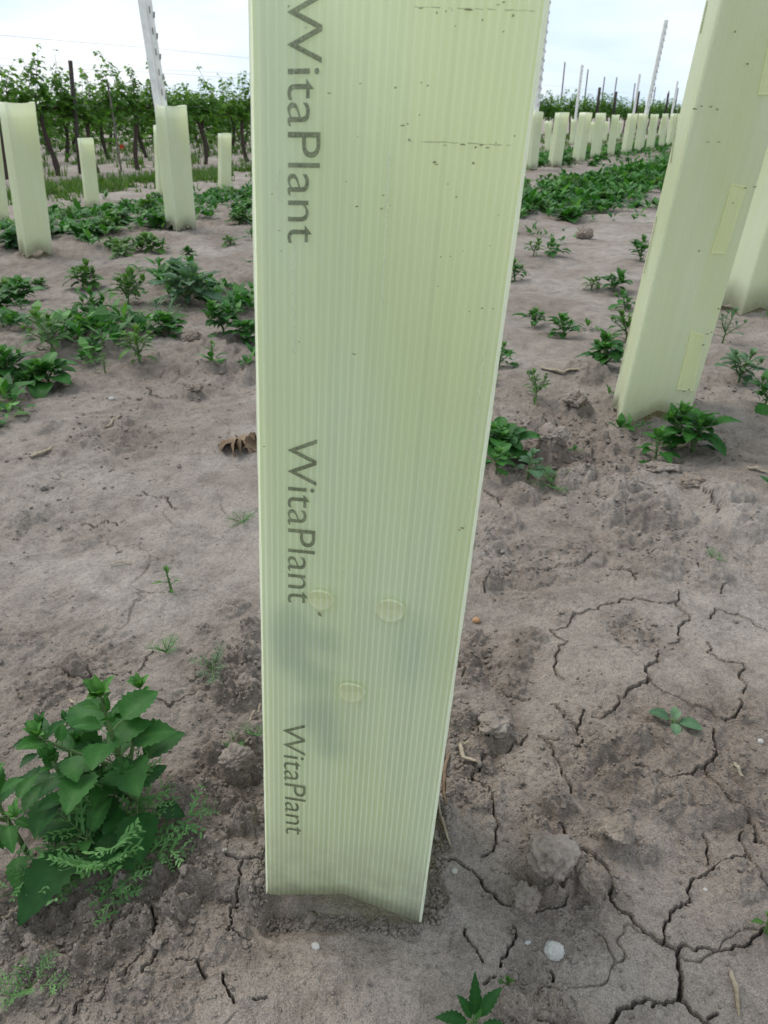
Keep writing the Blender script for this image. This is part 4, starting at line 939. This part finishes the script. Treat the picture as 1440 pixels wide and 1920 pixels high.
plant('goosefoot', 420, 625, goosefoot(20, .12, .065, 'goose', .8, 8, .1, 54, 3), GS, 'bushy goosefoot right of the squarish brown clod')
plant('goosefoot', 465, 640, goosefoot(12, .07, .055, 'round', .8, 8, .1, 55, 2), GS, 'goosefoot against the left edge of the near tube')
plant('pigweed', 398, 683, goosefoot(9, .05, .03, 'narrow', .35, 7, .1, 56, 1), PS, 'small grey spiky seedling below the squarish brown clod')
plant('pigweed', 197, 698, goosefoot(8, .045, .025, 'narrow', .35, 7, .1, 57, 1), PS, 'faint thin seedling below the spiky weeds on the left')
plant('goosefoot', 40, 580, goosefoot(8, .03, .03, 'narrow', .5, 7, .1, 58, 1), GG, 'faint seedling on the left bare track')
plant('feathery_weed', 220, 600, feathery(14, .11, 59, .5, 5), FS, 'pale feathery weed in the raised clump')
plant('feathery_weed', 310, 600, feathery(12, .09, 60, .5, 5), GG, 'dull feathery weed under the largest weed of the left band')

# shared kinds for the bands
protos = []
for k in range(9):
    g = goosefoot(17+k % 4, .085+.02*(k % 3), .07+.012*(k % 2), ['goose', 'narrow', 'goose', 'round'][k % 4], [.75, .5, .7, .85][k % 4], 5, .15, 100+k, 3)
    m = merge(*g); protos.append(m.mesh('weed', [M['stem'], M[['goose', 'pig', 'goose', 'goose_grey', 'goose', 'pig', 'goose', 'goose', 'pig'][k]]]))
random.seed(99)
taken = 0
def scatter(n, qf, s0, s1, label, group, sc=(.7, 1.3), keep=None, stuff=None):
    global taken
    c = 0; tries = 0; SV = []; SF = []; ST = []; so = 0
    while c < n and tries < n*60:
        tries += 1
        s = s0+(s1-s0)*random.random(); q = qf(); x, y = xy(q, s)
        if y < .3 or bare(x, y): continue
        if keep and not keep(x, y, q, s): continue
        z = bh(x, y); a = x/((y*cp+(H-z)*sp)); px = 720+FPX*a; py = 960-FPX*((z-H)*cp+y*sp)/(y*cp+(H-z)*sp)
        if px < -30 or px > 1290 or (475 < px < 900): continue
        if stuff:
            me = random.choice(protos); co = np.array([v.co for v in me.vertices]); k = random.uniform(*sc); th = random.random()*6.28
            co = co@np.array([[math.cos(th), math.sin(th), 0], [-math.sin(th), math.cos(th), 0], [0, 0, 1]])*k+np.array([x, y, gz(x, y)-.004])
            SV.append(co); SF += [tuple(i+so for i in p.vertices) for p in me.polygons]; so += len(co); ST.append(np.array([d.value for d in me.attributes['tint'].data])); c += 1; continue
        o = link('weed', random.choice(protos), None, (x, y, gz(x, y)-.004)); o.rotation_euler = (random.uniform(-.15, .15), random.uniform(-.15, .15), random.random()*6.28)
        k = random.uniform(*sc); o.scale = (k, k, k*random.uniform(.7, 1)); tag(o, label, 'weed', group); c += 1
    if stuff:
        me = bpy.data.meshes.new(stuff); me.from_pydata(np.concatenate(SV).tolist(), [], SF); me.materials.append(M['goose']); at = me.attributes.new('tint', 'FLOAT', 'POINT'); at.data.foreach_set('value', np.concatenate(ST).astype(np.float32))
        tag(link(stuff, me), label, 'weeds', None, 'stuff'); return
    taken += c
BARE = [(G(68, 490), .34), (G(340, 440), .3), (G(100, 500), .3), (G(994, 330), .5), (G(1040, 325), .5), (G(1083, 318), .5)]
def bare(x, y): return any(math.hypot(x-c.x, y-c.y) < rr for c, rr in BARE)
def clump(x, y, sc, th): return not bare(x, y) and float(gnoise(np.array([x/sc]), np.array([y/sc]), 71)[0]) > th
scatter(85, lambda: random.gauss(1.62, .22), 4.2, 11, 'leafy green weed in the dense band between bare tracks, right of the near tube', 'weeds of the dense band right of the near tube', (.7, 1.25), lambda x, y, q, s: clump(x, y, .5, -.35))
scatter(110, lambda: random.gauss(1.55, .25), 11, 30, 'green weeds at the far end of the dense band right of the near tube', '', (.8, 1.4), None, 'far_weeds')
scatter(90, lambda: random.gauss(3.3, .55), 1.2, 6.5, 'small leafy weed on the row of tubes left of the near tube', 'weeds along the left tube row', (.5, 1.1), lambda x, y, q, s: clump(x, y, .45, -.15))
scatter(60, lambda: random.gauss(4.9, .55), .5, 7.5, 'small leafy weed behind the left tubes, before the grass strip', 'weeds behind the left tube row', (.55, 1.2), lambda x, y, q, s: clump(x, y, .6, -.1))
scatter(90, lambda: random.gauss(3.1, .3), 8.5, 26, 'small green weeds at the feet of the distant tube row', '', (.5, .9), None, 'weeds_under_tubes')
scatter(110, lambda: random.gauss(4.6, .8), 8.5, 34, 'small green weeds between the two distant tube rows', '', (.6, 1.1), None, 'weeds_between_rows')
def small_weeds():
    random.seed(12); mb = MB()
    def sprig(x, y, sz):
        z = bh(x, y); n = random.randint(4, 8); a0 = random.random()*6.28
        for k in range(n):
            a = a0+k*2.4; el = R(random.uniform(5, 65)); d = Vector((math.cos(a)*math.cos(el), math.sin(a)*math.cos(el), math.sin(el))); s = d.cross(Vector((0, 0, 1))).normalized(); nn = s.cross(d)
            l = sz*random.uniform(.6, 1.2); w_ = l*random.uniform(.12, .34); b = Vector((x, y, z-.002))+d*l*.2+Vector((0, 0, sz*.5*random.random())); o = len(mb.v); tn = random.random()
            for p in (b, b+d*l*.4-s*w_+nn*w_*.3, b+d*l*.4+s*w_+nn*w_*.3, b+d*l*.75-s*w_*.6-nn*l*.05, b+d*l*.75+s*w_*.6-nn*l*.05, b+d*l-nn*l*.15): mb.v.append(tuple(p)); mb.t.append(tn)
            mb.f += [(o, o+2, o+4, o+3, o+1), (o+3, o+4, o+5)]
    def field(n, qf, s0, s1, th, seed, sz):
        for _ in range(n):
            q = qf(); s = random.uniform(s0, s1); x, y = xy(q, s)
            if y < .6 or (abs(x/(y+.3)) > .75) or bare(x, y): continue
            if gnoise(np.array([x/.35]), np.array([y/.35]), seed)[0]+.5*gnoise(np.array([x/.09]), np.array([y/.09]), seed+1)[0] < th: continue
            sprig(x, y, sz*random.uniform(.5, 1.4))
    field(3000, lambda: random.gauss(1.68, .22), .6, 5, .22, 81, .04)
    field(6000, lambda: random.gauss(1.62, .24), 4.5, 20, -.1, 89, .06)
    field(5200, lambda: random.gauss(3.3, .55), .8, 20, .1, 83, .05)
    field(4200, lambda: random.gauss(4.9, .8), .5, 20, .1, 85, .06)
    field(500, lambda: random.gauss(.25, .22), .9, 4, .35, 87, .022)
    tag(link('small_weeds', mb.mesh('small_weeds', M['goose'], False)), 'tiny weed seedlings sprinkled through the weed bands', 'weeds', None, 'stuff')
small_weeds()
# grass
def grass():
    random.seed(5); mb = MB()
    def tuft(x, y, h, n):
        z = bh(x, y)
        for _ in range(n):
            a = random.random()*6.28; l = h*random.uniform(.5, 1.1); w_ = .004*random.uniform(.7, 1.5)*(1+y*.06); bx, by = x+random.gauss(0, .03), y+random.gauss(0, .03)
            d = Vector((math.cos(a), math.sin(a), 0)); s = Vector((-d.y, d.x, 0))*w_; b = Vector((bx, by, z-.005)); m = b+d*l*.22+Vector((0, 0, l*.7)); t = b+d*l*.6+Vector((0, 0, l))
            o = len(mb.v); mb.v += [tuple(b-s), tuple(b+s), tuple(m-s*.7), tuple(m+s*.7), tuple(t)]; tn = random.random(); mb.t += [tn]*5; mb.f += [(o, o+1, o+3, o+2), (o+2, o+3, o+4)]
    for _ in range(2600):
        q = random.gauss(7.75, .38); s = random.uniform(-1.0, 14); x, y = xy(q, s)
        if gnoise(np.array([x/.8]), np.array([y/.8]), 72)[0] < -.22: continue
        tuft(x, y, random.uniform(.05, .14), 9)
    for _ in range(4200):
        q = random.uniform(8.6, 22); s = random.uniform(0, 34); x, y = xy(q, s)
        if gnoise(np.array([x/1.1]), np.array([y/1.1]), 73)[0] < -.12: continue
        tuft(x, y, random.uniform(.08, .2), 8)
    for _ in range(1700):
        q = random.uniform(3.6, 9.0); s = random.uniform(14, 60); x, y = xy(q, s); tuft(x, y, .1, 7)
    tag(link('grass', mb.mesh('grass', M['grass'])), 'short green grass in strips between the tube rows and the vines', 'grass', None, 'stuff')
grass()

# ------------------------------------------------------------------ VINES
def vine_proto(seed, nleaf=430, low=0):
    random.seed(seed); tr = MB(); fo_ = MB(); h = random.uniform(.72, .85); off = Vector((0, 0, 0)); pts = []
    for i in range(9):
        t = i/8; pts.append(Vector((.05*math.sin(t*4+seed), .04*math.cos(t*3+seed*2)-.04, -.05+h*t)))
    tr.tube(pts, [.040*(1-.3*i/8)*(1+.18*math.sin(i*2.1+seed)) for i in range(9)], 8)
    head = pts[-1]; canes = []
    for sg in (-1, 1):                             # two arms along the row (local x)
        arm = [head, head+Vector((.12*sg, 0, .07)), head+Vector((.3*sg, .01, .09)), head+Vector((.52*sg, 0, .06))]
        tr.tube(arm, [.02, .016, .011, .007], 6)
        for k in range(5):
            b = arm[0].lerp(arm[-1], (k+.4)/5)+Vector((0, 0, .05)); l = random.uniform(.22, .78)
            d = Vector((random.uniform(-.3, .3), random.uniform(-.28, .28), 1)); c = [b+d*l*t+Vector((.05*math.sin(t*5+k), .04*math.sin(t*4), 0)) for t in (0, .25, .5, .75, 1)]
            tr.tube(c, [.005, .0045, .004, .003, .002], 4); canes.append(c)
    for k in range(nleaf):
        c = random.choice(canes); t = random.random()**1.25; i = min(int(t*4), 3); p = c[i].lerp(c[i+1], t*4-i)
        a = random.random()*6.28; rad = random.uniform(.01, .17)*(1-.85*t); p = p+Vector((math.cos(a)*rad, math.sin(a)*rad, random.uniform(-.12-low*.8, .05)*(1-t)))
        d = Vector((math.cos(a), math.sin(a), random.uniform(-.7, .25))).normalized(); sz = random.uniform(.07, .13)*(1-.5*t)
        up = Vector((random.uniform(-.5, .5), random.uniform(-.5, .5), 1)).normalized(); s = d.cross(up).normalized(); n = s.cross(d)
        o = len(fo_.v); tn = .1+.5*random.random()+.35*t
        out_ = [(0, 0), (.1, .42), (.42, .5), (.5, .3), (.78, .42), (.8, .16), (1.05, 0), (.8, -.16), (.78, -.42), (.5, -.3), (.42, -.5), (.1, -.42)]
        for x, y in out_: fo_.v.append(tuple(p+d*sz*x+s*sz*y+n*sz*(.22*abs(y)-.25*x*x))); fo_.t.append(min(1, tn))
        fo_.v.append(tuple(p+d*sz*.45)); fo_.t.append(min(1, tn)); m = len(out_)
        for j in range(m): fo_.f.append((o+j, o+(j+1) % m, o+m))
    return tr.mesh('trunk', M['bark']), fo_.mesh('crown', M['vine_leaf'], False)
VP = [vine_proto(200+k) for k in range(6)]; VPL = [vine_proto(220+k, 600, .75) for k in range(3)]
rot_row = math.atan2(ROW.y, ROW.x)
random.seed(31)
def vine(x, y, label, group, hs=1, low=False):
    root = link('grape_vine', None, None, (x, y, bh(x, y))); root.rotation_euler.z = rot_row+random.choice([0, math.pi])+random.uniform(-.08, .08); k = random.uniform(.97, 1.04); root.scale = (k, k, k*hs*random.uniform(.94, 1.05))
    tr, cr_ = random.choice(VPL if low else VP); link('trunk', tr, root); link('crown', cr_, root); tag(root, label, 'vine', group)
def to_px(x, y, z):
    zc = y*cp+(H-z)*sp; return 720+FPX*x/zc, 960-FPX*((z-H)*cp+y*sp)/zc
ORD = 'first second third fourth fifth sixth seventh eighth ninth tenth eleventh twelfth'.split()
def vine_row(q, s0, s1, step, label, far_label, group, left_only=False):
    s = s0; n = 0
    while s < s1:
        x, y = xy(q+random.gauss(0, .04), s+random.gauss(0, .06)); px, _ = to_px(x, y, .3)
        if y > 1 and -60 < px < 500: vine(x, y, (ORD[n] if n < 12 else 'far')+' '+label, group, 1, left_only); n += 1
        elif y > 1 and not left_only and 985 < px < 1300: vine(x, y, far_label, group, 1.0); n += 1
        s += step
    return n
V4 = 9.75
cnt = [vine_row(V4, -3, 72, .82, 'dark trunked grape vine of the front row, counted from the left edge', 'grape vine far along the front row, seen right of the near tube', 'grape vines of the front row'),
 vine_row(V4+2.9, -3, 60, .95, 'grape vine of the second row, counted from the left, behind the front row', 'grape vine far along the second row', 'grape vines of the second row', True),
 vine_row(V4+5.8, -3, 45, 1.0, 'grape vine of the third row, counted from the left, glimpsed between trunks', 'grape vine', 'grape vines of the third row', True),
 vine_row(V4+8.7, -3, 40, 1.1, 'grape vine of the fourth and deepest row, counted from the left', 'grape vine', 'grape vines of the fourth row', True)]
print('vines', cnt, 'weeds', taken)
def round_post(x, y, ht, r_, m, label, group, lean=0):
    z = bh(x, y); mb = MB(); rs = random.Random(int(x*100)); mb.tube([(lean*h+rs.uniform(-.004, .004), 0, h) for h in (-.2, ht*.3, ht*.6, ht)], [r_, r_*.97, r_*.93, r_*.9], 10)
    o = link('vineyard_post', mb.mesh('vineyard_post', M[m]), None, (x, y, z)); tag(o, label, 'post', group); return o
# dark wooden posts of the front vine row
s = -1.0; tops = []
bl = G(283, 325); 
k = 0
for px_, ht, lab in ((107, 1.42, 'dark wooden post among the vines at the left, level with the foliage'), (279, 1.66, 'dark wooden post standing above the vines left of the steel post'), (470, 1.6, 'dark wooden post among the vines, close to the near tube')):
    # intersection of that column with the vine row
    best_s = min((abs(to_px(*xy(V4, ss/10), 1.3)[0]-px_), ss/10) for ss in range(-30, 300))[1]; x, y = xy(V4-.02, best_s)
    round_post(x, y, ht, .032, 'darkwood', lab, 'wooden posts of the vine row', .0 if px_ == 279 else .09)
for px_, ht in ((1110, 1.75), (1142, 1.65), (1185, 1.75), (1241, 1.8)):
    best_s = min((abs(to_px(*xy(V4, ss/10), 1.3)[0]-px_), ss/10) for ss in range(100, 1500))[1]; x, y = xy(V4-.3, best_s)
    round_post(x, y, ht, .065, 'darkwood', {1110: 'dark wooden post in the far vines, nearest the near tube', 1142: 'short dark wooden post in the far vines, second from the near tube', 1185: 'dark wooden post in the far vines just left of the tallest steel post', 1241: 'dark wooden post in the far vines right of the tallest steel post'}[px_], 'wooden posts of the vine row')
for n_, (px_, py_) in enumerate(((1053,116),(1097,130),(1129,144),(1151,145),(1186,156),(1225,163),(1251,170),(1267,165))):
    best_s = min((abs(to_px(*xy(V4+2.9, ss/10), 1.3)[0]-px_), ss/10) for ss in range(100, 1500))[1]; x, y = xy(V4+2.9, best_s)
    tz = atY(px_, py_, y).z; words = ['first', 'second', 'third', 'fourth', 'fifth', 'sixth', 'seventh', 'last']
    round_post(x, y, tz-bh(x, y), .022+.0006*y*.6, 'steel' if n_ > 20 else 'wood', words[n_]+' thin tall stake rising above the far vines, counted away from the near tube', 'thin stakes of the far vine rows')
# stakes beside vines at the left
for n_, (px_, top) in enumerate(((180, 1.2),)):
    best_s = min((abs(to_px(*xy(V4, ss/10), 1.3)[0]-px_), ss/10) for ss in range(-30, 300))[1]; x, y = xy(V4-.1, best_s)
    round_post(x, y, top, .016, 'wood', ['thin grey stake beside a vine left of the wooden post', 'thin grey stake between two left vines', 'thin grey stake just right of the leftmost wooden post'][n_], 'thin stakes among the vines')
def wire(q, zh, label, s0=-4, s1=70):
    mb = MB(); pts = []; x0, y0 = xy(q, s0)
    for k in range(60):
        t = k/59; s = s0+(s1-s0)*t; x, y = xy(q, s); pts.append((x-x0, y-y0, -.235+zh-.02*abs(math.sin(s*math.pi/5))))
    mb.tube(pts, .0022, 5); tag(link('trellis_wire', mb.mesh('trellis_wire', M['wire']), None, (x0, y0, 0)), label, 'wire', 'trellis wires of the vine rows')
wire(V4, 1.68, 'top trellis wire above the front vine row'); wire(V4-.03, 1.35, 'middle trellis wire just over the front row foliage'); wire(V4, .9, 'lowest trellis wire at the height of the front row trunks'); wire(V4+2.9, 1.6, 'trellis wire over the second vine row')
mb = MB(); x, y = xy(V4-.15, min((abs(to_px(*xy(V4, ss/10), .2)[0]-227), ss/10) for ss in range(-30, 300))[1]); mb.box(Vector((0, 0, 0)), Vector((.03, 0, 0)), Vector((0, .004, 0)), Vector((0, 0, .03)))
t_ = atY(228, 275, y); tag(link('red_tag', mb.mesh('red_tag', M['red'], False), None, (t_.x, y, t_.z)), 'small red tag on a dark vine trunk in the left background', 'tag')
# shoots waving on the top wire
random.seed(77)
mb = MB(); 
for k in range(0): pass

# ------------------------------------------------------------------ young vine growing inside the near tube
def inner_vine():
    st, f = MB(), MB(); st.tube([(0, 0, -.02), (.004, -.004, .08), (.0, -.01, .2), (.012, .0, .34)], [.006, .005, .004, .003], 8); random.seed(8)
    for px, py, sz, an in ((545, 1165, .030, 1.6), (535, 1200, .028, 2.6), (550, 1235, .030, -.4), (605, 1365, .03, -1.4), (595, 1330, .026, 1.2), (610, 1200, .022, 1), (590, 1270, .028, .5), (600, 1345, .034, -1.0), (620, 1400, .024, .3), (775, 1190, .030, 1.4), (765, 1250, .026, 2.0)):
        u, v = face_uv(px, py); p = face_pt(u, v, -.0058 if px < 700 else -.016); d = e1n*math.cos(an)+Vector((0, 0, 1))*math.sin(an)
        leaf(f, p-d*sz*.5, d, -fn, sz, sz*1.0, 'goose', .1, .06, .4, 8)
        st.tube([(0, 0, max(.05, v-.03)), p*.6+Vector((0, 0, v*.4)), p-d*sz*.5], [.0015, .0013, .001], 5)
    root = link('young_vine', None, None, (mc.x, mc.y, 0)); tag(root, 'young vine glimpsed as dark blurs through the wall of the near tube', 'young vine')
    link('stem', st.mesh('stem', M['stem']), root); link('foliage', f.mesh('foliage', M['inner_leaf']), root)
inner_vine()
